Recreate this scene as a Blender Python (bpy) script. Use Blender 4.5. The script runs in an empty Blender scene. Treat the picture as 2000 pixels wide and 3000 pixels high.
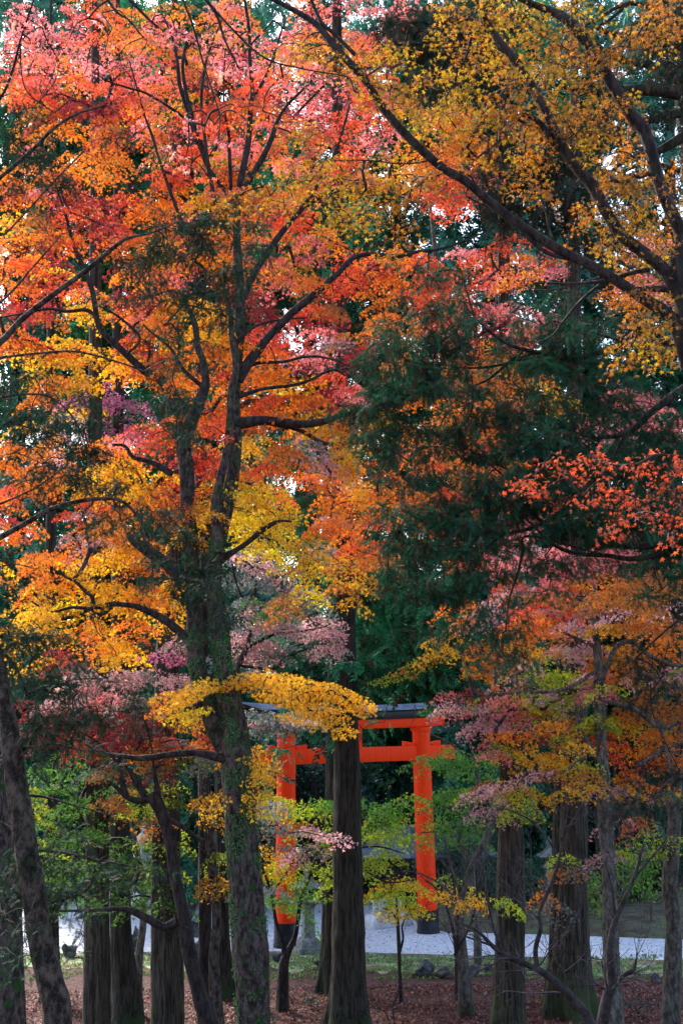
import bpy, math, random
import numpy as np
from mathutils import Vector, Matrix, noise
SC = bpy.context.scene
# ------------------------------------------------------------------ camera
F = 4167.0; CX = 1000.0; CY = 1500.0
PITCH = math.atan(580/F); ROLL = math.radians(0.9); H = 6.73
f_ = np.array([0, math.cos(PITCH), math.sin(PITCH)])
r0 = np.array([1.0, 0, 0]); u0 = np.array([0, -math.sin(PITCH), math.cos(PITCH)])
r_ = r0*math.cos(ROLL) - u0*math.sin(ROLL)
u_ = u0*math.cos(ROLL) + r0*math.sin(ROLL)
cam = bpy.data.cameras.new('camera'); co = bpy.data.objects.new('camera', cam)
SC.collection.objects.link(co); SC.camera = co
m = Matrix.Identity(4)
for i in range(3):
    m[i][0] = r_[i]; m[i][1] = u_[i]; m[i][2] = -f_[i]
m[2][3] = H
co.matrix_world = m
cam.sensor_fit = 'VERTICAL'; cam.sensor_height = 36; cam.sensor_width = 24
cam.lens = 36*F/3000; cam.clip_end = 3000; cam.clip_start = 0.1
# ------------------------------------------------------------------ light
SUN_EL = math.radians(38); SUN_AZ = math.radians(-32)   # azimuth from +Y towards +X
w = bpy.data.worlds.new('World'); SC.world = w; w.use_nodes = True
nt = w.node_tree; bg = nt.nodes['Background']
sky = nt.nodes.new('ShaderNodeTexSky'); sky.sky_type = 'NISHITA'; sky.sun_disc = False
sky.sun_elevation = SUN_EL; sky.sun_rotation = SUN_AZ; sky.air_density = 1.0; sky.dust_density = 2.0; sky.ozone_density = 1.0
nt.links.new(sky.outputs[0], bg.inputs[0]); bg.inputs[1].default_value = 0.15
sl = bpy.data.lights.new('sun', 'SUN'); so = bpy.data.objects.new('sun', sl); SC.collection.objects.link(so)
sl.energy = 2.4; sl.angle = math.radians(9); sl.color = (1.0, 0.94, 0.86)
sd = Vector((math.sin(SUN_AZ)*math.cos(SUN_EL), math.cos(SUN_AZ)*math.cos(SUN_EL), math.sin(SUN_EL)))
so.rotation_euler = (-sd).to_track_quat('-Z', 'Y').to_euler()
so.location = (0, 0, 60)
SC.view_settings.view_transform = 'Standard'; SC.view_settings.look = 'None'
SC.view_settings.exposure = 1.95; SC.view_settings.gamma = 1
SC.cycles.max_bounces = 6; SC.cycles.diffuse_bounces = 4; SC.cycles.transmission_bounces = 4
SC.cycles.glossy_bounces = 2; SC.cycles.caustics_reflective = False; SC.cycles.caustics_refractive = False
SC.cycles.sample_clamp_indirect = 6
# ------------------------------------------------------------------ helpers
rng = np.random.default_rng(7); random.seed(7)
C = SC.collection
def at(px, py, d):
    x = (px-CX)/F; y = (CY-py)/F
    v = f_ + x*r_ + y*u_
    t = d/v[1]
    return np.array([v[0]*t, v[1]*t, H+v[2]*t])
def gp(px, py, z=0.0):
    x = (px-CX)/F; y = (CY-py)/F
    v = f_ + x*r_ + y*u_
    t = (z-H)/v[2]
    return np.array([v[0]*t, v[1]*t, z])
def gz(d):
    return 0.0 if d >= 30 else (30-d)*0.15
def mpx(d): return d/F

def mesh(name, V, faces, mat, parent=None, loc=None, cols=None, smooth=False):
    """faces: array (N,k) or list of arrays; cols per face"""
    V = np.asarray(V, dtype=np.float64)
    if isinstance(faces, np.ndarray): faces = [faces]
    fl = [np.asarray(f, dtype=np.int32) for f in faces if len(f)]
    me = bpy.data.meshes.new(name)
    o0 = loc if loc is not None else (np.array(parent_loc(parent)) if parent is not None else np.zeros(3))
    V = V - np.asarray(o0)
    me.vertices.add(len(V)); me.vertices.foreach_set('co', V.astype(np.float32).ravel())
    loops = np.concatenate([f.ravel() for f in fl])
    tot = np.concatenate([np.full(len(f), f.shape[1], dtype=np.int32) for f in fl])
    st = np.concatenate([[0], np.cumsum(tot)[:-1]]).astype(np.int32)
    me.loops.add(len(loops)); me.loops.foreach_set('vertex_index', loops)
    me.polygons.add(len(tot)); me.polygons.foreach_set('loop_start', st)
    try: me.polygons.foreach_set('loop_total', tot)
    except Exception: pass
    if smooth: me.polygons.foreach_set('use_smooth', np.ones(len(tot), dtype=bool))
    me.update(calc_edges=True)
    if cols is not None:
        a = me.attributes.new('tint', 'FLOAT_COLOR', 'FACE')
        c4 = np.ones((len(tot), 4), dtype=np.float32); c4[:, :3] = cols
        a.data.foreach_set('color', c4.ravel())
    me.validate()
    me.materials.append(mat)
    o = bpy.data.objects.new(name, me); C.objects.link(o)
    if parent is not None: o.parent = parent
    elif loc is not None: o.location = loc
    return o
def parent_loc(p):
    l = Vector((0, 0, 0))
    while p is not None:
        l = l + p.location; p = p.parent
    return (l.x, l.y, l.z)
def thing(name, label, cat, loc, group=None):
    o = bpy.data.objects.new(name, None); C.objects.link(o); o.location = [float(a) for a in loc]
    o.empty_display_size = 0.2
    o['label'] = label; o['category'] = cat
    if group: o['group'] = group
    return o
def structure(o, kind='structure'):
    o['kind'] = kind; return o

# ------------------------------------------------------------------ materials
def newmat(name):
    m = bpy.data.materials.new(name); m.use_nodes = True
    nt = m.node_tree; nt.nodes.clear()
    out = nt.nodes.new('ShaderNodeOutputMaterial'); return m, nt, out
def N(nt, t, **k):
    n = nt.nodes.new(t)
    for a, b in k.items():
        if a in n.inputs: n.inputs[a].default_value = b
        else: setattr(n, a, b)
    return n
def leafmat(name, trans=0.5, gloss=0.06, rough=0.45):
    m, nt, out = newmat(name)
    a = N(nt, 'ShaderNodeAttribute'); a.attribute_name = 'tint'
    d = N(nt, 'ShaderNodeBsdfDiffuse'); t = N(nt, 'ShaderNodeBsdfTranslucent'); g = N(nt, 'ShaderNodeBsdfGlossy'); g.inputs['Roughness'].default_value = rough
    nt.links.new(a.outputs['Color'], d.inputs[0]); nt.links.new(a.outputs['Color'], t.inputs[0])
    m1 = N(nt, 'ShaderNodeMixShader'); m1.inputs[0].default_value = trans
    nt.links.new(d.outputs[0], m1.inputs[1]); nt.links.new(t.outputs[0], m1.inputs[2])
    m2 = N(nt, 'ShaderNodeMixShader'); m2.inputs[0].default_value = gloss
    nt.links.new(m1.outputs[0], m2.inputs[1]); nt.links.new(g.outputs[0], m2.inputs[2])
    nt.links.new(m2.outputs[0], out.inputs[0]); return m
def rockmat(name, c1, c2, c3=None, scale=3.0, bump=0.6, rough=0.85, stretch=(1, 1, 1), lowmoss=None, amt3=0.55, fine=8):
    """two-tone noise, optional third patchy colour (moss/lichen), bump"""
    m, nt, out = newmat(name)
    b = N(nt, 'ShaderNodeBsdfPrincipled'); b.inputs['Roughness'].default_value = rough
    b.inputs['Specular IOR Level'].default_value = 0.25
    tc = N(nt, 'ShaderNodeTexCoord'); mp = N(nt, 'ShaderNodeMapping'); mp.inputs['Scale'].default_value = stretch
    nt.links.new(tc.outputs['Object'], mp.inputs[0])
    n1 = N(nt, 'ShaderNodeTexNoise'); n1.inputs['Scale'].default_value = scale; n1.inputs['Detail'].default_value = 8; n1.inputs['Roughness'].default_value = 0.7
    nt.links.new(mp.outputs[0], n1.inputs['Vector'])
    r = N(nt, 'ShaderNodeValToRGB'); r.color_ramp.elements[0].position = 0.42; r.color_ramp.elements[1].position = 0.60
    r.color_ramp.elements[0].color = (*c1, 1); r.color_ramp.elements[1].color = (*c2, 1)
    nt.links.new(n1.outputs['Fac'], r.inputs[0]); col = r.outputs[0]
    if c3:
        n2 = N(nt, 'ShaderNodeTexNoise'); n2.inputs['Scale'].default_value = scale*0.45; n2.inputs['Detail'].default_value = 7; n2.inputs['Roughness'].default_value = 0.75
        nt.links.new(tc.outputs['Object'], n2.inputs['Vector'])
        r2 = N(nt, 'ShaderNodeValToRGB'); r2.color_ramp.elements[0].position = amt3-0.04; r2.color_ramp.elements[1].position = amt3+0.06
        nt.links.new(n2.outputs['Fac'], r2.inputs[0])
        fac = r2.outputs[0]
        if lowmoss:
            sx = N(nt, 'ShaderNodeSeparateXYZ'); nt.links.new(tc.outputs['Object'], sx.inputs[0])
            mr = N(nt, 'ShaderNodeMapRange'); mr.inputs['From Min'].default_value = lowmoss; mr.inputs['From Max'].default_value = 0.0
            nt.links.new(sx.outputs['Z'], mr.inputs['Value'])
            ad = N(nt, 'ShaderNodeMath'); ad.operation = 'MULTIPLY_ADD'; ad.inputs[1].default_value = 0.25
            nt.links.new(mr.outputs[0], ad.inputs[0]); nt.links.new(n2.outputs['Fac'], ad.inputs[2])
            nt.links.new(ad.outputs[0], r2.inputs[0])
        mx = N(nt, 'ShaderNodeMixRGB'); mx.inputs[2].default_value = (*c3, 1)
        nt.links.new(fac, mx.inputs[0]); nt.links.new(col, mx.inputs[1]); col = mx.outputs[0]
    nt.links.new(col, b.inputs['Base Color'])
    n3 = N(nt, 'ShaderNodeTexNoise'); n3.inputs['Scale'].default_value = scale*2; n3.inputs['Detail'].default_value = fine
    nt.links.new(mp.outputs[0], n3.inputs['Vector'])
    bp = N(nt, 'ShaderNodeBump'); bp.inputs['Strength'].default_value = bump; bp.inputs['Distance'].default_value = 0.07
    nt.links.new(n3.outputs['Fac'], bp.inputs['Height']); nt.links.new(bp.outputs[0], b.inputs['Normal'])
    nt.links.new(b.outputs[0], out.inputs[0]); return m
M = {}
M['maple'] = leafmat('maple_leaf', 0.6, 0.04)
M['needle'] = leafmat('needle', 0.25, 0.02, 0.5)
M['ivy'] = leafmat('ivy_leaf', 0.2, 0.04, 0.45)
M['litter'] = leafmat('dry_leaf', 0.1, 0.03, 0.5)
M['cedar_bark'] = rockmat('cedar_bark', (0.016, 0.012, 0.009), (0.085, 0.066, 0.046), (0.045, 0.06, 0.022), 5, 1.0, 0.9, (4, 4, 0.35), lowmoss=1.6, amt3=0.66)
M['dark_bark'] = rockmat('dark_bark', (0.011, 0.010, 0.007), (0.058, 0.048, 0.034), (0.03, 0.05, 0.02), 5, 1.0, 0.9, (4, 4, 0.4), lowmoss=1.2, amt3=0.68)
M['moss_bark'] = rockmat('mossy_bark', (0.016, 0.011, 0.010), (0.12, 0.085, 0.075), (0.022, 0.06, 0.012), 8, 1.3, 0.9, (1.8, 1.8, 0.8), amt3=0.56)
M['maple_bark'] = rockmat('maple_bark', (0.010, 0.007, 0.007), (0.048, 0.034, 0.03), (0.03, 0.05, 0.018), 7, 0.8, 0.85, (2, 2, 0.7), amt3=0.66)
M['grey_bark'] = rockmat('grey_bark', (0.045, 0.038, 0.032), (0.17, 0.145, 0.12), (0.06, 0.08, 0.04), 7, 0.8, 0.85, (2, 2, 0.8), lowmoss=0.6, amt3=0.72)
M['pine_bark'] = rockmat('pine_bark', (0.016, 0.011, 0.009), (0.12, 0.088, 0.066), (0.05, 0.055, 0.035), 9, 1.2, 0.9, (1.5, 1.5, 0.8), amt3=0.7)
M['twig'] = rockmat('twig_bark', (0.02, 0.013, 0.013), (0.06, 0.045, 0.04), None, 8, 0.3)
M['bare_twig'] = rockmat('bare_twig_bark', (0.02, 0.015, 0.016), (0.10, 0.085, 0.09), None, 8, 0.3)
M['stone'] = rockmat('stone', (0.09, 0.09, 0.08), (0.24, 0.24, 0.22), (0.07, 0.10, 0.05), 5, 0.6, 0.85, amt3=0.58)
M['pale_stone'] = rockmat('pale_stone', (0.42, 0.42, 0.42), (0.62, 0.62, 0.62), (0.3, 0.31, 0.3), 4, 0.4, 0.8, amt3=0.66)
M['rock'] = rockmat('rock', (0.02, 0.02, 0.022), (0.11, 0.11, 0.11), (0.05, 0.075, 0.03), 3, 0.9, 0.8, amt3=0.6)
M['wood'] = rockmat('old_wood', (0.05, 0.035, 0.022), (0.14, 0.10, 0.06), None, 5, 0.5, 0.8, (3, 3, 0.3))
M['dark_wood'] = rockmat('dark_wood', (0.012, 0.011, 0.012), (0.04, 0.036, 0.034), None, 5, 0.3, 0.7)
M['copper'] = rockmat('roof_copper', (0.10, 0.12, 0.16), (0.20, 0.23, 0.30), None, 3, 0.15, 0.45)
M['black'] = rockmat('black_lacquer', (0.008, 0.009, 0.012), (0.02, 0.022, 0.03), None, 3, 0.05, 0.4)
M['vermilion'] = rockmat('vermilion_paint', (0.88, 0.036, 0.002), (0.94, 0.050, 0.003), (0.66, 0.030, 0.004), 3.0, 0.15, 0.5, (4, 4, 0.35), amt3=0.66)
M['vermilion'].node_tree.nodes['Principled BSDF'].inputs['Specular IOR Level'].default_value = 0.12
M['litter_ground'] = rockmat('leaf_litter_ground', (0.035, 0.015, 0.012), (0.12, 0.052, 0.042), (0.07, 0.045, 0.032), 6, 1.0, 0.95, amt3=0.6)
M['moss_ground'] = rockmat('moss_ground', (0.09, 0.15, 0.045), (0.33, 0.42, 0.20), (0.17, 0.10, 0.075), 2.2, 0.8, 0.95, amt3=0.50)
M['gravel'] = rockmat('pale_gravel', (0.46, 0.47, 0.51), (0.68, 0.69, 0.74), (0.38, 0.38, 0.41), 9, 0.6, 0.9, amt3=0.58)
M['bank'] = rockmat('bank_ground', (0.05, 0.035, 0.025), (0.12, 0.10, 0.06), (0.10, 0.12, 0.05), 2, 0.9, 0.95, amt3=0.55)

# ------------------------------------------------------------------ leaf and needle templates
def maple_template(full=True):
    if full: ang = [-112, -58, 0, 58, 112]; ln = [0.62, 0.92, 1.0, 0.92, 0.62]
    else: ang = [-75, 0, 75]; ln = [0.85, 1.0, 0.85]
    V = [(0, 0, 0)]; k = len(ang)
    for a, l in zip(ang, ln):
        a = math.radians(a); V.append((math.sin(a)*l, math.cos(a)*l, -0.16*l))
    na = [ang[0]-30] + [(ang[i]+ang[i+1])/2 for i in range(k-1)] + [ang[-1]+30]
    for a in na:
        a = math.radians(a); rr = 0.30 if full else 0.42
        V.append((math.sin(a)*rr, math.cos(a)*rr, 0.02))
    Fq = [(0, 1+k+i, 1+i, 2+k+i) for i in range(k)]
    return np.array(V), np.array(Fq)
LEAF5 = maple_template(True); LEAF3 = maple_template(False)
def needle_template(nb=26, L=1.0, bl=0.34, bw=0.035, flat=0.6, seed=1):
    r = np.random.default_rng(seed); V = []; Fc = []
    for i in range(nb):
        t = (i+0.5)/nb; a = i*2.4 + r.normal()*0.3
        base = np.array([0, t*L, -0.25*t*t])
        side = np.array([math.cos(a), 0, math.sin(a)*flat])
        dirn = side*0.75 + np.array([0, 0.85, -0.1]); dirn /= np.linalg.norm(dirn)
        l = bl*(1-0.45*t)*(0.8+0.4*r.random())
        tip = base + dirn*l
        wv = np.cross(dirn, [0.2, 0.3, 1.0]); wv = wv/np.linalg.norm(wv)*bw
        mid = base + dirn*l*0.4
        n = len(V); V += [base, mid+wv, tip, mid-wv]; Fc.append((n, n+1, n+2, n+3))
    n = len(V); V += [(-0.02, 0, 0), (0.02, 0, 0), (0, L, -0.25)]
    return np.array(V, dtype=float), np.array(Fc)
NEEDLE = needle_template(38, bl=0.32, bw=0.022, flat=0.8); NEEDLE_FAR = needle_template(11, bl=0.5, bw=0.085, flat=0.5, seed=3)
HINOKI = needle_template(34, bl=0.34, bw=0.02, flat=0.35, seed=5)
BROAD = (np.array([(0, 0, 0), (0.3, 0.45, -0.02), (0, 1, -0.15), (-0.3, 0.45, -0.02)]), np.array([(0, 1, 2, 3)]))

def basis(yd, up):
    """rotation matrices whose local y = yd, z ~ up"""
    y = yd/np.linalg.norm(yd, axis=1, keepdims=True)
    x = np.cross(y, up); x /= (np.linalg.norm(x, axis=1, keepdims=True)+1e-9)
    z = np.cross(x, y)
    return np.stack([x, y, z], axis=2)
def scatter(tmpl, P, R, S):
    V, Fc = tmpl; n = len(P); k = len(V)
    W = np.einsum('nij,kj->nki', R, V)*S[:, None, None] + P[:, None, :]
    Fa = Fc[None, :, :] + (np.arange(n)*k)[:, None, None]
    return W.reshape(-1, 3), Fa.reshape(-1, Fc.shape[1])
class Leaves:
    def __init__(s, tmpl): s.t = tmpl; s.P = []; s.R = []; s.S = []; s.Cc = []
    def add(s, P, R, S, Cc): s.P.append(P); s.R.append(R); s.S.append(S); s.Cc.append(Cc)
    def build(s, name, mat, parent=None, loc=None):
        if not s.P: return None
        P = np.concatenate(s.P); R = np.concatenate(s.R); S = np.concatenate(s.S); Cc = np.concatenate(s.Cc)
        V, Fa = scatter(s.t, P, R, S)
        return mesh(name, V, Fa, mat, parent, loc, np.repeat(Cc, len(s.t[1]), axis=0))
def jitter_col(c, n, amt=0.18, hue=0.10):
    c = np.array(c); k = rng.normal(1, amt, (n, 1)); h = rng.normal(1, hue, (n, 3))
    return np.clip(c[None]*k*h, 0.004, 0.95)

PAL = dict(p=(0.93, 0.23, 0.22), r=(0.82, 0.10, 0.03), R=(0.34, 0.03, 0.035), c=(0.94, 0.22, 0.10), o=(0.93, 0.245, 0.015), O=(0.62, 0.22, 0.03),
           y=(0.93, 0.46, 0.014), Y=(0.93, 0.62, 0.014), l=(0.42, 0.52, 0.025), g=(0.12, 0.30, 0.03), m=(0.68, 0.36, 0.37),
           s=(0.17, 0.21, 0.19), w=(0.38, 0.10, 0.19), u=(0.36, 0.195, 0.008), U=(0.38, 0.135, 0.010), q=(0.55, 0.075, 0.02))  # m and s paint the sky's sheen on maple leaves as mauve and silver

def spray(L, c, col, n, a, b, size, thick=0.07, droop=0.35, tilt=0.5):
    """one fan of maple leaves round point c"""
    if n <= 0: return
    az = rng.random()*6.283; e1 = np.array([math.cos(az), math.sin(az), rng.normal()*tilt*0.6]); e1 /= np.linalg.norm(e1)
    nn = np.array([rng.normal()*tilt, rng.normal()*tilt, 1.0]); e2 = np.cross(nn, e1); e2 /= np.linalg.norm(e2); nn = np.cross(e1, e2)
    r = np.sqrt(rng.random(n)); th = rng.random(n)*6.283
    P = c + (a*r*np.cos(th))[:, None]*e1 + (b*r*np.sin(th))[:, None]*e2 + rng.normal(0, thick, n)[:, None]*nn
    P[:, 2] -= droop*a*r*r
    out = (np.cos(th))[:, None]*e1 + (np.sin(th))[:, None]*e2
    yd = out*0.7 + rng.normal(0, 0.5, (n, 3)) + np.array([0, 0, -0.55])
    up = rng.normal(0, 0.55, (n, 3)) + np.array([0, 0, 0.65])
    L.add(P, basis(yd, up), size*rng.uniform(0.55, 1.25, n), jitter_col(np.array(col)*rng.uniform(0.68, 1.12), n, 0.25, 0.12))
def tuft(L, c, col, n, a, size, droop=0.6, brown=0.12):
    """a bunch of conifer sprigs round point c"""
    az = rng.random()*6.283; e = np.array([math.cos(az), math.sin(az), 0.0])
    t = rng.uniform(-1, 1, n)
    P = c + e*(t*a)[:, None] + rng.normal(0, a*0.38, (n, 3))*np.array([1, 1, 0.7])
    P[:, 2] -= np.abs(t)*a*0.3
    yd = (e[None]*t[:, None]) + rng.normal(0, 0.7, (n, 3)) + np.array([0, 0, -droop+0.2])
    up = rng.normal(0, 0.5, (n, 3)) + np.array([0, 0, 1])
    cc = jitter_col(np.array(col)*rng.uniform(0.75, 1.2), n, 0.25, 0.1)
    br = rng.random(n) < brown
    cc[br] = np.array([0.07, 0.035, 0.02])*rng.uniform(0.6, 1.4, (br.sum(), 1))
    L.add(P, basis(yd, up), size*rng.uniform(0.7, 1.25, n), cc)

# ------------------------------------------------------------------ tubes
def catmull(P, R, sub):
    P = np.array(P, float); R = np.array(R, float); n = len(P); Q = []; S = []
    for i in range(n-1):
        p0 = P[max(i-1, 0)]; p1 = P[i]; p2 = P[i+1]; p3 = P[min(i+2, n-1)]
        for k in range(sub):
            t = k/sub
            Q.append(0.5*((2*p1)+(-p0+p2)*t+(2*p0-5*p1+4*p2-p3)*t*t+(-p0+3*p1-3*p2+p3)*t**3)); S.append(R[i]*(1-t)+R[i+1]*t)
    Q.append(P[-1]); S.append(R[-1]); return np.array(Q), np.array(S)
class Tubes:
    def __init__(s): s.V = []; s.Q = []; s.n = 0; s.T = []
    def add(s, P, R, sides=8, sub=4, rough=0.0, flute=0.0, flare=0.0, wob=0.0, fine=0.0):
        P = np.array(P, float)
        if wob: P[1:-1] += rng.normal(0, wob, P[1:-1].shape)
        Q, S = catmull(P, R, sub)
        n = len(Q); tg = np.gradient(Q, axis=0); tg /= (np.linalg.norm(tg, axis=1, keepdims=True)+1e-9)
        ref = np.array([0.3, 1.0, 0.1]) if abs(tg[0][2]) > 0.6 else np.array([0.05, 0.1, 1.0])
        ph = rng.random()*6; off = s.n
        ang = np.arange(sides)/sides*2*math.pi
        for i in range(n):
            x = np.cross(tg[i], ref); x /= np.linalg.norm(x)+1e-9; y = np.cross(x, tg[i])
            rr = np.full(sides, S[i])
            if flute or rough or flare:
                for k in range(sides):
                    q = 1.0
                    if rough: q += rough*noise.noise(Vector((math.cos(ang[k])*1.3+ph, math.sin(ang[k])*1.3, Q[i][2]*0.9+Q[i][0]*0.3+ph)))
                    if fine: q += fine*noise.noise(Vector((math.cos(ang[k])*5+ph, math.sin(ang[k])*5, Q[i][2]*2.5))) + fine*0.6*noise.noise(Vector((math.cos(ang[k])*11+ph, math.sin(ang[k])*11, Q[i][2]*6)))
                    if flute: q += flute*(0.6*math.sin(5*ang[k]+ph+0.08*Q[i][2])+0.4*math.sin(9*ang[k]+2*ph))
                    if flare:
                        h = np.linalg.norm(Q[i]-Q[0]); e = math.exp(-h/(S[0]*1.3))
                        q += flare*e*(0.75+0.6*math.sin(4*ang[k]+ph)+0.35*math.sin(7*ang[k]+ph*2))
                    rr[k] *= q
            s.V.append(Q[i] + (rr*np.cos(ang))[:, None]*x + (rr*np.sin(ang))[:, None]*y)
        idx = np.arange(n*sides).reshape(n, sides)+off
        a = idx[:-1]; b = idx[1:]
        s.Q.append(np.stack([a, np.roll(a, -1, 1), np.roll(b, -1, 1), b], axis=-1).reshape(-1, 4))
        s.n += n*sides
        # cap tip
        s.V.append(Q[-1][None] + tg[-1]*S[-1]*0.5); t = idx[-1]; s.T.append(np.stack([t, np.roll(t, -1), np.full(sides, s.n)], axis=-1)); s.n += 1
        return Q, S
    def build(s, name, mat, parent=None, loc=None, smooth=True):
        if not s.V: return None
        return mesh(name, np.concatenate(s.V), [np.concatenate(s.Q), np.concatenate(s.T)], mat, parent, loc, smooth=smooth)

def merge(o, tw):
    """append mesh tw (twigs) to mesh o (leaves) as a second material"""
    A, B = o.data, tw.data
    def rd(me):
        v = np.empty(len(me.vertices)*3, np.float32); me.vertices.foreach_get('co', v)
        l = np.empty(len(me.loops), np.int32); me.loops.foreach_get('vertex_index', l)
        t = np.empty(len(me.polygons), np.int32); me.polygons.foreach_get('loop_total', t)
        return v, l, t
    va, la, ta = rd(A); vb, lb, tb = rd(B)
    ca = np.empty(len(ta)*4, np.float32); A.attributes['tint'].data.foreach_get('color', ca)
    me = bpy.data.meshes.new(o.name)
    me.vertices.add((len(va)+len(vb))//3); me.vertices.foreach_set('co', np.concatenate([va, vb]))
    me.loops.add(len(la)+len(lb)); me.loops.foreach_set('vertex_index', np.concatenate([la, lb+len(va)//3]))
    t = np.concatenate([ta, tb]); me.polygons.add(len(t)); me.polygons.foreach_set('loop_start', np.concatenate([[0], np.cumsum(t)[:-1]]).astype(np.int32))
    me.polygons.foreach_set('use_smooth', np.concatenate([np.zeros(len(ta), bool), np.ones(len(tb), bool)]))
    me.materials.append(A.materials[0]); me.materials.append(B.materials[0])
    me.polygons.foreach_set('material_index', np.concatenate([np.zeros(len(ta), np.int32), np.ones(len(tb), np.int32)]))
    me.update(calc_edges=True)
    a = me.attributes.new('tint', 'FLOAT_COLOR', 'FACE'); a.data.foreach_set('color', np.concatenate([ca, np.ones(len(tb)*4, np.float32)]))
    o.data = me; bpy.data.objects.remove(tw); bpy.data.meshes.remove(A); bpy.data.meshes.remove(B)
class Tree:
    """a thing with trunk, limbs, twigs and crown, everything in world coordinates until built"""
    def __init__(s, name, label, cat, base, bark, tmpl=LEAF5, leafmat_='maple', group=None, twig='twig', crown_name='crown'):
        s.root = thing(name, label, cat, base, group); s.bark = bark; s.trunk = Tubes(); s.limbs = []; s.L = Leaves(tmpl)
        s.nodes = []; s.cl = []; s.lm = leafmat_; s.twig = twig; s.surf = []; s.cn = crown_name; s.ivy_top = 1e9
    def _pts(s, pl, d):
        return [at(p[0], p[1], (p[3] if len(p) > 3 else d)) for p in pl], [p[2]*0.5*mpx(p[3] if len(p) > 3 else d) for p in pl]
    def stem(s, pl, d, base=None, **k):
        P, R = s._pts(pl, d)
        if base is not None: P = [np.array(base)] + P; R = [R[0]*1.15] + R
        k.setdefault('sides', 24); k.setdefault('sub', 9); k.setdefault('rough', 0.18); k.setdefault('fine', 0.06)
        Q, S = s.trunk.add(P, R, **k); s.nodes += list(Q[len(Q)//3:]); s.surf.append((Q, S)); return Q
    def limb(s, pl, d, wobble=0.0, **k):
        P, R = s._pts(pl, d)
        t = Tubes(); k.setdefault('sides', 10); k.setdefault('sub', 6); k.setdefault('rough', 0.2)
        Q, S = t.add(P, R, **k); s.limbs.append(t); s.nodes += list(Q[2:]); s.surf.append((Q, S))
    def clump(s, c): s.cl.append(np.array(c))
    def grow(s, base_r=0.0045, maxlen=3.0):
        if not s.cl or not s.nodes: return
        X = np.array(s.nodes); nX = len(X); Cn = np.array(s.cl); n = len(Cn)
        best = np.full(n, 1e9); par = np.zeros(n, int)
        for i in range(n):
            dd = np.linalg.norm((X-Cn[i])*np.array([1, 1, 1.0]), axis=1); j = dd.argmin(); best[i] = dd[j]*1.0; par[i] = j
        done = np.zeros(n, bool); order = []; parent = {}
        for _ in range(n):
            b = np.where(done, 1e9, best); i = int(b.argmin()); done[i] = True; order.append(i); parent[i] = par[i]
            dd = np.linalg.norm(Cn-Cn[i], axis=1)*1.05
            up = dd < best; up &= ~done; best[up] = dd[up]; par[up] = nX+i
        w = np.ones(n)
        for i in reversed(order):
            if parent[i] >= nX: w[parent[i]-nX] += w[i]
        T = Tubes()
        for i in order:
            a = X[parent[i]] if parent[i] < nX else Cn[parent[i]-nX]; b = Cn[i]; L = np.linalg.norm(b-a)
            if L < 0.04: continue
            r1 = base_r*math.sqrt(w[i])+0.002; r2 = r1*0.72 if w[i] > 1 else 0.002
            mid = (a+b)/2 + rng.normal(0, L*0.09, 3) + np.array([0, 0, L*0.08])
            T.add([a, mid, b], [r1, (r1+r2)/2, r2], sides=5, sub=3)
        s.TW = T
    def finish(s, base_r=0.0045):
        s.trunk.build('trunk', M[s.bark], s.root)
        for t in s.limbs: t.build('limb', M['maple_bark' if s.bark == 'moss_bark' else s.bark], s.root)
        s.grow(base_r)
        o = s.L.build(s.cn, M[s.lm], s.root)
        T = getattr(s, 'TW', None)
        if T is not None and T.V:
            tw = T.build(s.cn, M[s.twig], s.root)
            if o is None: return
            merge(o, tw)
    def ivy(s, dens=700, col=(0.03, 0.085, 0.025), size=0.035, lo=0, patch=0.0):
        L = Leaves(BROAD)
        for Q, S in s.surf[:s.ivy_n]:
            seg = np.linalg.norm(np.diff(Q, axis=0), axis=1)
            area = (seg*2*math.pi*S[:-1]).sum(); n = int(area*dens)
            i = rng.choice(len(seg), n, p=seg/seg.sum()); t = rng.random(n)
            c = Q[i]*(1-t)[:, None]+Q[i+1]*t[:, None]; r = S[i]*(1-t)+S[i+1]*t
            tg = Q[i+1]-Q[i]; tg /= np.linalg.norm(tg, axis=1, keepdims=True)
            v = rng.normal(size=(n, 3)); v -= (v*tg).sum(1)[:, None]*tg; v /= np.linalg.norm(v, axis=1, keepdims=True)
            P = c + v*(r*1.06)[:, None]
            keep = np.array([noise.noise(Vector(p*1.6)) + 0.5*noise.noise(Vector(p*5)) > patch + max(0.0, p[2]-s.ivy_top)*0.16 for p in P])
            P = P[keep]; v = v[keep]; m_ = len(P)
            if not m_: continue
            yd = rng.normal(0, 1, (m_, 3))*0.6 + np.array([0, 0, -0.7]) + v*0.25
            L.add(P, basis(yd, v+rng.normal(0, 0.25, (m_, 3))), size*rng.uniform(0.5, 1.2, m_), jitter_col(col, m_, 0.35, 0.12))
        L.build('ivy', M['ivy'], s.root)

TR = {}
def base_at(px, d):
    p = at(px, 2700, d); p[2] = gz(d); return p

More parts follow.
